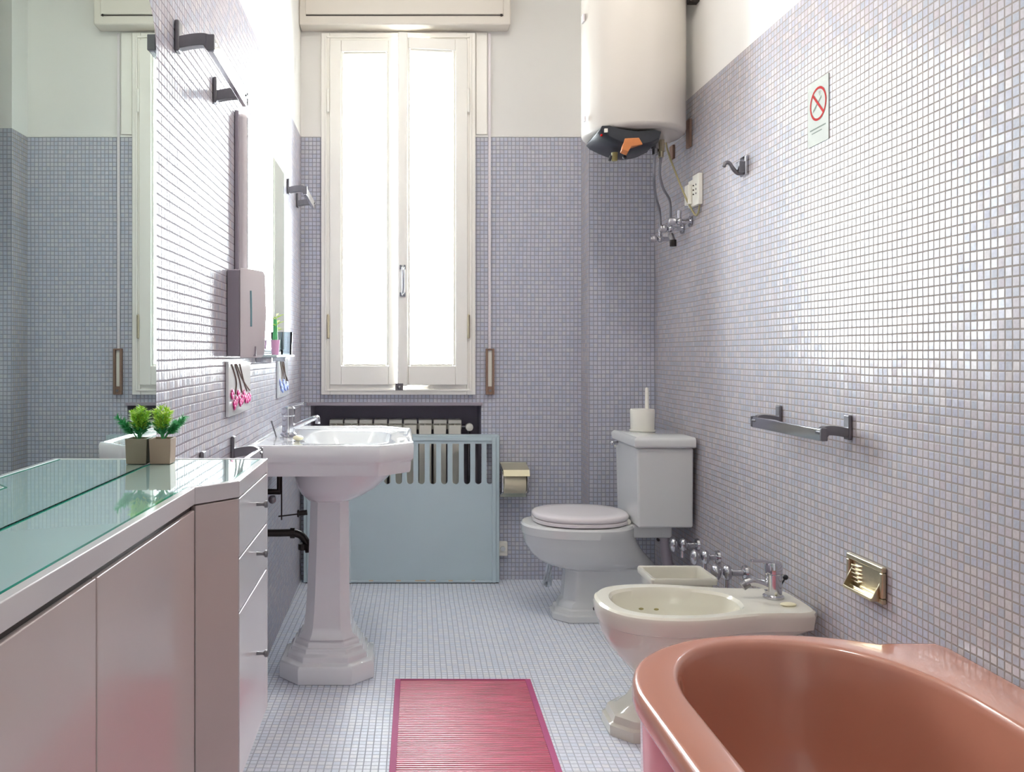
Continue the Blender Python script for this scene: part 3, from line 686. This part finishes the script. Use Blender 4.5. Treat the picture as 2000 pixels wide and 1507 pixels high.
for k in range(14):
    a = 2*PI*k/14*2.4; L = random.uniform(0.022, 0.034); z = 1.175+0.055*k/14
    p = Vector((-0.411, 2.90, z)); s = Vector((max(-0.6, math.cos(a)), math.sin(a), 0.35)).normalized(); q = p+s*L; w = Vector((-s.y, s.x, 0))*0.005
    bm.faces.new([bm.verts.new(v) for v in (p, p+s*L*0.5+w+Vector((0,0,0.003)), q, p+s*L*0.5-w+Vector((0,0,0.003)))])
obj('leaves', bm, leafl, p2)
tb = NB(); lathe(tb, [(0.020,0.0),(0.024,0.085),(0.0225,0.085),(0.0185,0.004)], (-0.420,3.225,1.0955), 'z', 28); tag(obj('tumbler', tb, tumblerm, None, smooth=40, origin=(-0.420,3.225,1.0955)), 'clear glass tumbler at the far end of the glass shelf', 'tumbler')
# paper towel dispenser
dp = thing('paper_towel_dispenser', 'grey plastic paper towel dispenser on the left wall above the towel rail', 'dispenser', (XL, 2.42, 1.09))
zb, zt = 1.090, 1.336
bm = NB(); loft(bm, [[(XL+0.001,2.372,z),(-0.436,2.368,z),(-0.436,2.478,z),(XL+0.001,2.481,z)] for z in (zb+0.002, zb+0.06, zt-0.004)]); obj('back_housing', bm, greypd, dp, bevel=0.004)
bm = NB(); rings = []
for z, k in ((zb-0.002,0.80),(zb+0.010,0.96),(zb+0.12,1.06),(zt-0.012,1.0),(zt,0.90)):
    rings.append([(-0.436,2.367,z),(-0.436+0.010*k,2.374,z),(-0.436+0.036*k,2.425,z),(-0.436+0.054*k,2.470,z),(-0.436+0.050*k,2.479,z),(-0.436,2.480,z)])
loft(bm, rings); cv = obj('cover', bm, greyp, dp, bevel=0.002)
bm = NB(); pts = []
for k in range(9):
    z = 1.175+0.0125*k; kk = 1.05-0.006*k*k/8; pts.append((-0.436+0.024*kk, 2.400, z))
tube(bm, pts, 0.003, 8); obj('level_window', bm, mat('teal_slot', (120,160,170), 0.3), cv, smooth=50)
bm = NB(); box(bm, -0.412, -0.400, 2.418, 2.424, zb+0.002, zb+0.030); obj('tear_slot', bm, greypd, cv)
# flower pictures on the left wall
def flower_tile(y0, y1, z0, z1, petal, label, n, seed):
    rnd = random.Random(seed)
    t = thing('flower_tile', label, 'wall picture', (XL, (y0+y1)/2, z0))
    bm = NB(); box(bm, XL+0.001, XL+0.010, y0, y1, z0, z1); obj('tile', bm, ceram, t, bevel=0.0015)
    bm = NB(); x = XL+0.0115; W_ = y1-y0
    for (a, b, c) in ((0.10,0.30,0.25),(0.25,0.45,0.55),(0.45,0.62,0.80),(0.30,0.60,0.95)):
        tube(bm, smooth_path([(x,y0+W_*a,z1-0.008),(x,y0+W_*b,(z0+z1)/2+0.02),(x,y0+W_*c,z0+0.06)], 5), 0.0016, 6)
    obj('stems', bm, stemm, t, smooth=60)
    bm = NB()
    for k in range(n):
        cy_ = y0+W_*(0.12+0.80*k/(n-1)); cz_ = z0+0.030+0.012*rnd.random()+(0.028 if k % 3 == 0 else 0)*(1-k/n)
        for q in range(5):
            a = 2*PI*q/5+rnd.random(); sph(bm, (x+0.001, cy_+0.011*math.cos(a), cz_+0.008*math.sin(a)), 0.0095, 0.22, 1, 0.8, 8, 6)
    obj('petals', bm, petal, t, smooth=60)
flower_tile(2.355, 2.70, 0.925, 1.078, magenta, 'white tile picture with pink flowers on the wall below the dispenser', 10, 3)
flower_tile(3.345, 3.62, 0.925, 1.078, blueflo, 'white tile picture with pale blue flowers on the wall behind the basin tap', 8, 4)

# ------------------------------------------------------------ washbasin on pedestal
SX0, SX1, SY0, SY1, SZ = XL+0.002, 0.050, 2.665, 3.400, 0.815
wb_ = thing('pedestal_washbasin', 'large white ceramic washbasin on an octagonal stepped pedestal by the left wall', 'washbasin', (-0.243, 3.0, 0))
ch = 0.108
outp = [(SX0,SY0),(SX1-ch,SY0),(SX1,SY0+ch),(SX1,SY1-ch),(SX1-ch,SY1),(SX0,SY1)]
bc = (-0.175, (SY0+SY1)/2)
fo = rad_poly(outp, bc)
inner = rad_super(0.145, 0.245, 4.0); inner2 = rad_super(0.118, 0.20, 3.0)
und = rad_super(0.175, 0.235, 2.6)
NR2 = 120
pc0 = (-0.243, 3.0)
ANG = [2*PI*k/NR2 for k in range(NR2)]
for (x, y) in outp:
    t = math.atan2(y-bc[1], x-bc[0]) % (2*PI); k = min(range(NR2), key=lambda i: abs(ANG[i]-t)); ANG[k] = t
def rg(z, f, sc=1.0, ins=0.0, c=bc): return [(c[0]+(f(t)*sc-ins)*math.cos(t), c[1]+(f(t)*sc-ins)*math.sin(t), z) for t in ANG]
oct_top = rad_poly([(x,y) for x,y in chamfer(0.070,0.080,0.030)], (0,0))
rings = [rg(0.595, oct_top, 1.0, c=(-0.236,3.0)), rg(0.603, rad_super(0.088,0.105,3), c=(-0.232,3.01)), rg(0.620, rad_super(0.118,0.150,2.4), c=(-0.222,3.015)), rg(0.645, rad_super(0.146,0.190,2.3), c=(-0.210,3.02)),
         rg(0.678, rad_super(0.165,0.222,2.5), c=(-0.195,3.03)), rg(0.712, und), rg(0.716, fo, 1, 0.030), rg(0.716, fo, 1, 0.022), rg(0.724, fo, 1, 0.016),
         rg(0.752, fo, 1, 0.013), rg(0.760, fo, 1, 0.005), rg(0.764, fo, 1, 0.002), rg(0.806, fo, 1, 0.0), rg(0.8135, fo, 1, 0.004), rg(SZ, fo, 1, 0.010),
         rg(SZ-0.001, fo, 1, 0.018), rg(SZ-0.006, fo, 1, 0.024), rg(SZ-0.007, blend(fo, inner, 0.5)), rg(SZ-0.007, inner, 1.05), rg(SZ-0.010, inner), rg(SZ-0.035, inner, 0.94),
         rg(SZ-0.085, inner2, 1.0), rg(SZ-0.125, inner2, 0.72), rg(SZ-0.140, inner2, 0.35)]
bm = NB(); loft(bm, rings); obj('basin', bm, ceram, wb_, smooth=38)
bm = NB(); lathe(bm, [(0.020,0),(0.022,0.003),(0.012,0.004)], (bc[0],bc[1],SZ-0.1395), 'z', 20); obj('drain', bm, chrome, wb_, smooth=40)
def octr(hx, hy, c, z, cx=-0.243, cy=3.0):
    return [(cx+x, cy+y, z) for x, y in chamfer(hx, hy, c)]
col_ = []
for z, h in ((0.135,0.094),(0.150,0.086),(0.175,0.080),(0.22,0.0755),(0.30,0.072),(0.42,0.069),(0.60,0.0655)):
    col_.append(octr(h, h*1.12, h*0.42, z, cx=-0.243+0.007*min(1,(z-0.135)/0.4)))
bm = NB(); loft(bm, col_); obj('column', bm, ceram, wb_, smooth=25)
bm = NB(); st_ = [(0.0,0.158),(0.006,0.161),(0.050,0.160),(0.060,0.155),(0.066,0.136),(0.083,0.134),(0.089,0.126),(0.093,0.122),(0.106,0.120),(0.110,0.110),(0.122,0.108),(0.130,0.100),(0.140,0.096)]
loft(bm, [octr(h, h*0.955, h*0.44, z+0.0005) for z, h in st_]); obj('foot', bm, ceram, wb_, bevel=0.003)
# tap
tp = thing('basin_tap', 'chrome mixer tap at the wall side of the washbasin', 'tap', (-0.388, 3.03, SZ))
TX, TY, TZ = -0.388, 3.03, SZ-0.006
bm = NB(); lathe(bm, [(0.030,0),(0.029,0.008),(0.022,0.014),(0.021,0.070),(0.024,0.074),(0.024,0.098),(0.018,0.104)], (TX,TY,TZ), 'z', 28); obj('body', bm, chrome, tp, smooth=35)
bm = NB(); tube(bm, smooth_path([(TX+0.012,TY,TZ+0.030),(TX+0.05,TY,TZ+0.046),(TX+0.095,TY,TZ+0.064),(TX+0.104,TY,TZ+0.060),(TX+0.104,TY,TZ+0.044)]), 0.009, 12); obj('spout', bm, chrome, tp, smooth=50)
bm = NB(); tube(bm, [(TX,TY,TZ+0.098),(TX+0.008,TY,TZ+0.108),(TX+0.055,TY,TZ+0.116)], 0.006, sq=(0.008,0.004)); obj('lever', bm, chrome, tp, bevel=0.002)
bm = NB(); cyl(bm, (TX-0.036,TY-0.04,TZ), (TX-0.052,TY-0.04,TZ+0.052), 0.0025); sph(bm, (TX-0.052,TY-0.04,TZ+0.054), 0.004); obj('pop_up_rod', bm, chromed, tp, smooth=50)
bm = NB(); sph(bm, (-0.335,2.875,SZ+0.003), 0.018, 1.0, 1.2, 0.5, 20, 12); tag(obj('soap_bar', bm, soapm, None, smooth=60, origin=(-0.335,2.875,SZ)), 'cream soap bar on the washbasin deck near the tap', 'soap')
# waste pipe
wp = thing('waste_pipe', 'dark metal waste pipe and linkage between the wall and the basin pedestal', 'pipe', (-0.4, 3.06, 0.46))
bm = NB(); tube(bm, smooth_path([(XL+0.001,3.06,0.462),(-0.43,3.06,0.462),(-0.375,3.06,0.462),(-0.345,3.06,0.452),(-0.325,3.06,0.425),(-0.318,3.06,0.395)]), 0.0135, 16); obj('bend', bm, darkm, wp, smooth=50)
bm = NB(); lathe(bm, [(0.019,-0.008),(0.019,0.008)], (-0.376,3.06,0.462), 'x', 10); lathe(bm, [(0.018,-0.010),(0.018,0.010)], (-0.338,3.055,0.415), 'z', 10); each('coupling_nut', bm, darkm, wp)
bm = NB(); cyl(bm, (-0.407,3.0,0.52), (-0.407,3.0,0.71), 0.0025); cyl(bm, (-0.418,3.0,0.532), (-0.335,3.0,0.542), 0.0025); obj('pop_up_linkage', bm, darkm, wp, smooth=50)
bm = NB(); cyl(bm, (-0.350,3.0,0.542), (-0.318,3.0,0.546), 0.009); cyl(bm, (-0.352,3.0,0.542), (-0.346,3.0,0.542), 0.013, seg=8); obj('linkage_joint', bm, darkm, wp, smooth=50)
vv = thing('shut_off_valve', 'small dark shut-off valve on the left wall under the washbasin', 'valve', (-0.45, 2.98, 0.6))
bm = NB(); cyl(bm, (XL+0.001,3.0,0.618), (-0.412,3.0,0.618), 0.010); cyl(bm, (-0.416,3.0,0.61), (-0.416,3.0,0.70), 0.008); obj('body', bm, darkm, vv, smooth=50)
bm = NB(); lathe(bm, [(0.006,-0.004),(0.014,-0.010),(0.014,-0.024),(0.006,-0.028)], (-0.435,2.99,0.596), 'y', 12); obj('handle', bm, chromed, vv, smooth=30)

# ------------------------------------------------------------ toilet
TCY = 3.605
to = thing('toilet', 'white close-coupled toilet with closed lid against the right wall', 'toilet', (0.85, TCY, 0))
TKX = 0.953
tank = NB(); y0, y1 = TCY-0.172, TCY+0.172
loft(tank, [[(x, y, z) for x, y in [(TKX+i,y0+i),(1.180,y0+i),(1.180,y1-i),(TKX+i,y1-i)]] for z, i in ((0.402,0.006),(0.56,0.003),(0.722,0.0))])
tk = obj('tank', tank, ceramg, to, bevel=0.010, seg=3)
bm = NB(); loft(bm, [[(TKX-d,y0-d,z),(1.186,y0-d,z),(1.186,y1+d,z),(TKX-d,y1+d,z)] for z, d in ((0.723,0.006),(0.727,0.013),(0.752,0.015),(0.760,0.010),(0.765,0.002))]); obj('tank_lid', bm, ceramg, to, bevel=0.005, seg=3)
bm = NB(); cyl(bm, (TKX,TCY+0.13,0.712), (TKX-0.020,TCY+0.13,0.712), 0.008); sph(bm, (TKX-0.024,TCY+0.13,0.712), 0.011); tube(bm, [(TKX-0.022,TCY+0.13,0.712),(TKX-0.026,TCY+0.07,0.706)], 0.005, 8); obj('flush_lever', bm, chrome, tk, smooth=50)
bm = NB(); rings = []
bf = rad_super(0.242, 0.180, 2.3, 0.22)
spec = [(0.000,0.228,0.100,0.870,0),(0.004,0.232,0.104,0.870,0),(0.026,0.232,0.104,0.870,0),(0.032,0.222,0.096,0.870,0),(0.046,0.218,0.093,0.870,0),(0.052,0.208,0.086,0.872,0),(0.072,0.203,0.082,0.875,0),(0.082,0.195,0.076,0.880,0),
        (0.20,0.190,0.072,0.885,0)]
for z, a, b, cx, w in spec:
    rings.append(ring((cx,TCY), z+0.0005, rad_poly([(x,y) for x,y in chamfer(a,b,b*0.55)], (0,0)), n=NR2))
rings.append(ring((0.885,TCY), 0.205, rad_poly(chamfer(0.192,0.074,0.040), (0,0)), n=NR2))
for z, aL, aR, b, n in ((0.216,0.150,0.275,0.090,2.2),(0.232,0.196,0.262,0.120,2.2),(0.250,0.225,0.245,0.140,2.2),(0.275,0.249,0.222,0.156,2.2),(0.315,0.272,0.195,0.170,2.3),(0.350,0.279,0.183,0.176,2.3),(0.356,0.283,0.180,0.180,2.3),(0.388,0.285,0.180,0.182,2.3),(0.397,0.278,0.175,0.176,2.3),(0.399,0.24,0.15,0.15,2.3)):
    rings.append(ring((0.80,TCY), z, rad_super(aL,b,n,aR), n=NR2))
loft(bm, rings); obj('bowl', bm, ceramg, to, smooth=30)
bm = NB(); box(bm, 0.90, 1.12, TCY-0.095, TCY+0.095, 0.345, 0.4015); obj('tank_shelf', bm, ceramg, to, bevel=0.012, seg=3)
lf = rad_super(0.196, 0.178, 2.3, 0.20)
def lidring(z, sc, ins=0): return ring((0.758,TCY), z, lf, sc, ins, NR2)
bm = NB(); loft(bm, [lidring(0.4005,1.0,0.006), lidring(0.404,1.0), lidring(0.414,1.0), lidring(0.417,1.0,0.004)]); obj('seat', bm, seatp, to, smooth=40)
bm = NB(); loft(bm, [lidring(0.4185,1.0,0.004), lidring(0.422,1.0), lidring(0.432,1.0), lidring(0.438,0.99,0.002), lidring(0.441,0.94), lidring(0.443,0.7), lidring(0.444,0.2)]); obj('lid', bm, seatp, to, smooth=50)
bm = NB()
for s in (-1,1): cyl(bm, (0.940,TCY+s*0.07-0.02,0.412), (0.940,TCY+s*0.07+0.02,0.412), 0.011)
each('hinge', bm, whitep, to, smooth=40)
bm = NB(); cyl(bm, (0.800,TCY-0.0995,0.058), (0.800,TCY-0.092,0.060), 0.006); cyl(bm, (1.06,TCY-0.100,0.340), (1.06,TCY-0.088,0.340), 0.006); each('screw', bm, darkm, to, smooth=40)
bm = NB(); tube(bm, smooth_path([(1.095,TCY-0.06,0.40),(1.10,TCY-0.06,0.30),(1.115,TCY-0.06,0.22),(1.15,TCY-0.06,0.205),(1.199,TCY-0.06,0.205)]), 0.022, 16); obj('flush_pipe', bm, greypd, to, smooth=50)
# brush holder on the tank
br = thing('toilet_brush', 'white brush holder with upright stick handle on top of the toilet tank', 'toilet brush', (1.055, 3.70, 0.765))
bm = NB(); lathe(bm, [(0.048,0),(0.050,0.004),(0.052,0.090),(0.050,0.096),(0.012,0.098)], (1.050,3.70,0.7655), 'z', 32); obj('holder', bm, whitep, br, smooth=35)
bm = NB(); cyl(bm, (1.069,3.70,0.86), (1.069,3.70,0.945), 0.0085, 0.0075); sph(bm, (1.069,3.70,0.947), 0.0075); obj('handle', bm, whitep, br, smooth=40)
bm = NB(); lathe(bm, [(0.052,-0.006),(0.056,0.001)], (1.050,3.70,0.7715), 'z', 24); 
obj('saucer', bm, whitep, br, smooth=40)
# bin between toilet and bidet
bn = thing('waste_bin', 'cream rectangular open bin standing between toilet and bidet', 'bin', (0.945, 2.93, 0))
def rr(x0, x1, y0, y1, z, r=0.012, n=4):
    P = []
    for cx_, cy_, a0 in ((x1-r,y1-r,0),(x0+r,y1-r,PI/2),(x0+r,y0+r,PI),(x1-r,y0+r,1.5*PI)): P += [(cx_+r*math.cos(a0+PI/2*k/n), cy_+r*math.sin(a0+PI/2*k/n), z) for k in range(n+1)]
    return P
bx = (0.836, 1.060, 2.842, 3.022)
def ib(d, z): return rr(bx[0]+d, bx[1]-d, bx[2]+d, bx[3]-d, z)
bm = NB(); loft(bm, [ib(0.026,0.0005), ib(0.012,0.330), ib(0.002,0.334), ib(0.0,0.350), ib(0.003,0.356), ib(0.014,0.354), ib(0.018,0.340), ib(0.030,0.02)]); obj('bin_body', bm, ceramw, bn, smooth=35)
# wall valves low on the right wall
for y, z, x, lab in ((2.965,0.345,1.120,'chrome shut-off valve with round knob on the right wall just behind the bidet tap'), (3.22,0.338,1.135,'chrome shut-off valve on the right wall, middle one between toilet and bidet'), (3.44,0.335,1.125,'chrome shut-off valve on the right wall under the toilet tank')):
    t = thing('shut_off_valve', lab, 'valve', (1.2, y, z), None)
    bm = NB(); lathe(bm, [(0.026,-0.001),(0.024,-0.010),(0.012,-0.014),(0.011,-0.060)], (1.2,y,z), 'x', 24); sph(bm, (x+0.014,y,z), 0.022, 0.8, 1, 1.25); cyl(bm, (x+0.012,y,z), (x+0.012,y,z-0.05), 0.008); obj('body', bm, chrome, t, smooth=45)
    bm = NB(); sph(bm, (x-0.026,y,z), 0.023, 0.75, 1, 1.25); obj('knob', bm, chrome, t, smooth=60)
# cloth scrap behind the toilet foot
cl = NB(); n = 10; R0 = []
for k in range(9):
    t = k/8; z = 0.245-0.150*t; w = 0.012+0.045*t; R0.append([(0.632+0.028*(1-t)+0.6*w*(i/n-0.15)+0.004*math.sin(i*2+k), 3.735+0.012*math.sin(i*1.7+k*0.7), z-0.006*(i % 2)*t) for i in range(n+1)])
loft(cl, R0, False, False, closed=False); co = obj('cleaning_rag', cl, mat('rag_cloth', (226,232,238), 0.8), None, smooth=60, origin=(0.65,3.735,0.1))
so_ = co.modifiers.new('thick', 'SOLIDIFY'); so_.thickness = 0.003
tag(co, 'white rag hanging behind the foot of the toilet', 'rag')

# ------------------------------------------------------------ bidet
BCY = 2.530
bd_ = thing('bidet', 'ivory ceramic bidet in front of the toilet, beside the bathtub', 'bidet', (0.88, BCY, 0))
half = [(0.580,0.0),(0.583,0.045),(0.597,0.095),(0.630,0.142),(0.680,0.172),(0.745,0.186),(0.815,0.186),(0.890,0.172),(0.960,0.150),(1.020,0.136),(1.080,0.132),(1.140,0.130),(1.172,0.118),(1.188,0.085),(1.192,0.0)]
hs = smooth_path([(x,y,0) for x,y in half], 4)
outl = [(p.x, BCY+p.y) for p in hs] + [(p.x, BCY-p.y) for p in reversed(hs[1:-1])]
bcen = (0.80, BCY); fb = rad_poly(outl, bcen)
ho = smooth_path([(x,y,0) for x,y in ((0.628,0),(0.634,0.05),(0.660,0.100),(0.720,0.134),(0.80,0.142),(0.87,0.132),(0.930,0.110),(0.985,0.070),(1.000,0))], 4)
outi = [(p.x, BCY+p.y) for p in ho] + [(p.x, BCY-p.y) for p in reversed(ho[1:-1])]
fi = rad_poly(outi, bcen)
def bz(z, f, sc=1, ins=0, c=bcen): return ring(c, z, f, sc, ins, NR2)
bm = NB(); r_ = []
for z, a, b, cx in ((0.0005,0.235,0.105,0.845),(0.030,0.235,0.105,0.845),(0.036,0.225,0.097,0.845),(0.055,0.222,0.094,0.848),(0.062,0.205,0.085,0.855),(0.085,0.185,0.075,0.865),(0.15,0.160,0.068,0.880)):
    r_.append(ring((cx,BCY), z, rad_poly(chamfer(a,b,b*0.5), (0,0)), n=NR2))
fb2 = lambda t: fb(t)*(1-0.30*max(0, math.cos(t)))
r_ += [bz(0.168, fb2, 1, 0.108), bz(0.196, fb2, 1, 0.084), bz(0.225, fb2, 1, 0.055), bz(0.257, fb2, 1, 0.031), bz(0.285, blend(fb2,fb,0.4), 1, 0.019), bz(0.308, blend(fb2,fb,0.75), 1, 0.014), bz(0.320, fb, 1, 0.013), bz(0.324, fb, 1, 0.005), bz(0.330, fb, 1, 0.004), bz(0.360, fb), bz(0.370, fb, 1, 0.004), bz(0.375, fb, 1, 0.012), bz(0.375, blend(fb, fi, 0.5)), bz(0.374, fi, 1.02), bz(0.366, fi, 0.975), bz(0.345, fi, 0.955), bz(0.290, fi, 0.90), bz(0.255, fi, 0.78), bz(0.238, fi, 0.55), bz(0.232, fi, 0.2)]
loft(bm, r_); obj('body', bm, ceramw, bd_, smooth=32)
bm = NB(); lathe(bm, [(0.018,0),(0.020,0.003),(0.010,0.004)], (0.80,BCY,0.2325), 'z', 20); obj('drain', bm, chrome, bd_, smooth=40)
bm = NB()
for x, y in ((0.745,2.645),(0.790,2.640)): sph(bm, (x,y-0.006,0.317), 0.006, 1.3, 0.5, 0.6)
each('rust_spot', bm, stain, bd_)
bt = thing('bidet_tap', 'chrome single lever mixer tap on the bidet', 'tap', (1.114, 2.555, 0.375))
bm = NB(); lathe(bm, [(0.030,0),(0.030,0.006),(0.024,0.010),(0.0235,0.070),(0.026,0.073),(0.026,0.098),(0.022,0.106)], (1.114,2.555,0.3755), 'z', 28); obj('body', bm, chrome, bt, smooth=35)
bm = NB(); tube(bm, smooth_path([(1.10,2.555,0.405),(1.075,2.555,0.418),(1.050,2.555,0.424),(1.030,2.555,0.418)]), 0.013, 14); obj('spout', bm, chrome, bt, smooth=50)
bm = NB(); cyl(bm, (1.040,2.555,0.420), (1.022,2.555,0.408), 0.013); obj('nozzle', bm, chromed, bt, smooth=40)
bm = NB(); tube(bm, [(1.112,2.555,0.478),(1.085,2.555,0.483),(1.047,2.555,0.484)], 0.01, sq=(0.009,0.004)); obj('lever', bm, chrome, bt, bevel=0.002)
bm = NB(); cyl(bm, (1.135,2.56,0.405), (1.150,2.56,0.430), 0.0025); sph(bm, (1.152,2.56,0.434), 0.008); obj('pop_up_knob', bm, blackp, bt, smooth=50)
bm = NB(); sph(bm, (1.122,2.475,0.3785), 0.022, 1.05, 0.7, 0.26, 20, 10); tag(obj('soap_bar', bm, soapm, None, smooth=60, origin=(1.122,2.475,0.375)), 'thin cream sliver of soap on the bidet behind its tap', 'soap')
hp = thing('bidet_supply_hoses', 'dark and silver supply hoses hanging under the back of the bidet', 'hose', (1.12, 2.54, 0.2))
bm = NB(); tube(bm, smooth_path([(1.10,2.50,0.322),(1.085,2.50,0.25),(1.095,2.52,0.16),(1.17,2.54,0.13),(1.199,2.54,0.13)]), 0.008); obj('silver_hose', bm, hosem, hp, smooth=50)
bm = NB(); tube(bm, smooth_path([(1.135,2.50,0.322),(1.13,2.50,0.25),(1.14,2.52,0.18),(1.17,2.53,0.16),(1.199,2.53,0.16)]), 0.013); cyl(bm, (1.135,2.50,0.325), (1.135,2.50,0.29), 0.020, seg=8); obj('dark_hose', bm, darkm, hp, smooth=50)

# ------------------------------------------------------------ bathtub
tu = thing('bathtub', 'salmon pink bathtub with rounded end against the right wall', 'bathtub', (0.82, 1.15, 0))
RZ = 0.463
def arc(cx, cy, a, b, t0, t1, n, e=1.0): 
    o = []
    for k in range(n+1):
        t = t0+(t1-t0)*k/n; c, s = math.cos(t), math.sin(t)
        o.append((cx+a*math.copysign(abs(c)**e, c), cy+b*math.copysign(abs(s)**e, s)))
    return o
oa = arc(0.830, 1.585, 0.382, 0.378, PI, PI/2-0.72, 30, 0.92)
xe, ye = oa[-1]
outT = [(0.448,0.42)] + oa + [(1.075,1.905),(1.197,1.905),(1.197,0.40),(0.47,0.40)]
tc_ = (0.815, 1.15)
ia = arc(0.800, 1.560, 0.262, 0.345, PI, 0, 40, 0.92)
inT = [(0.540,0.55)] + ia + [(1.075,0.55)] + arc(0.81, 0.56, 0.26, 0.07, 0, -PI, 16)[1:-1]
fT, fI = rad_poly(outT, tc_), rad_poly(inT, tc_)
NT = 220
def tz(z, f, sc=1, ins=0): return ring(tc_, z, f, sc, ins, NT)
def tin(z, k):   # interior wall, shrinking evenly
    return [(x, y, z) for x, y, _ in ring(tc_, z, fI, 1, k, NT)]
bm = NB()
loft(bm, [tz(0.418,fT,1,0.022), tz(0.418,fT,1,0.003), tz(0.424,fT,1,0.0), tz(0.448,fT,1,0.0), tz(0.457,fT,1,0.004), tz(0.462,fT,1,0.011), tz(RZ,fT,1,0.020), tz(RZ,blend(fT,fI,0.5)), tz(RZ,fI,1,-0.020), tz(RZ-0.002,fI,1,-0.010), tz(RZ-0.008,fI,1,-0.003), tz(RZ-0.020,fI,1,0.003), tin(RZ-0.10,0.020), tin(RZ-0.20,0.042), tin(RZ-0.28,0.065), tin(RZ-0.33,0.095), tin(RZ-0.355,0.140), tin(RZ-0.362,0.190)], False, True)
obj('tub_shell', bm, pink, tu, smooth=50)
bm = NB(); loft(bm, [tz(0.0005,fT,1,0.030), tz(0.03,fT,1,0.028), tz(0.417,fT,1,0.020)], False, False); obj('apron', bm, pinkap, tu, smooth=50)
bm = NB(); lathe(bm, [(0.024,0),(0.026,0.003),(0.012,0.005)], (0.81,0.80,RZ-0.3615), 'z', 24); obj('drain', bm, chrome, tu, smooth=40)

# ------------------------------------------------------------ bamboo mat
mt = thing('bath_mat', 'red bamboo slat mat with mauve edging lying on the floor', 'mat', (0.214, 2.45, 0))
a_ = math.radians(1.26)
def R2(x, y): # mat frame -> world
    return (0.2075+x*math.cos(a_)-y*math.sin(a_)*-1, 2.47+x*math.sin(a_)*0.0+y)
bm = NB(); Wm, Lm = 0.227, 0.42; ns = 70
for k in range(ns):
    y0 = -Lm+2*Lm*k/ns; y1 = y0+2*Lm/ns*0.90
    rr_ = []
    for q in range(7):
        t = PI*q/6; yy = (y0+y1)/2-(y1-y0)/2*math.cos(t); zz = 0.0022+0.0022*math.sin(t)**0.8 if 0 < q < 6 else 0.0008
        rr_.append([R2(-Wm+0.016,yy)+(zz,), R2(Wm-0.016,yy)+(zz,)])
    loft(bm, rr_, False, False, closed=False)
sl_ = obj('slats', bm, bamboo, mt, smooth=60)
bm = NB()
for x0, x1 in ((-Wm,-Wm+0.018),(Wm-0.018,Wm)):
    P = [(x0,-Lm),(x1,-Lm),(x1,Lm),(x0,Lm)]; loft(bm, [[R2(*p)+(0.0006,) for p in P], [R2(*p)+(0.0066,) for p in P]])
P = [(-Wm,Lm-0.003),(Wm,Lm-0.003),(Wm,Lm+0.003),(-Wm,Lm+0.003)]; loft(bm, [[R2(*p)+(0.0006,) for p in P], [R2(*p)+(0.0066,) for p in P]])
obj('edging', bm, bind, mt, bevel=0.001)

# ------------------------------------------------------------ added ceiling lamp, out of view, to fill the room with light
lp = thing('added_fill_lamp', 'round opal glass fill lamp added on the ceiling, out of view', 'lamp', (0.40, 2.30, 3.10))
bm = NB(); lathe(bm, [(0.11,0.0),(0.12,-0.01),(0.12,-0.03)], (0.40,2.30,ZC-0.0005), 'z', 32); obj('base', bm, whitep, lp, smooth=40)
bm = NB(); lathe(bm, [(0.155,-0.03),(0.165,-0.05),(0.14,-0.10),(0.08,-0.13),(0.01,-0.14)], (0.40,2.30,ZC), 'z', 40); obj('shade', bm, lampm, lp, smooth=60)
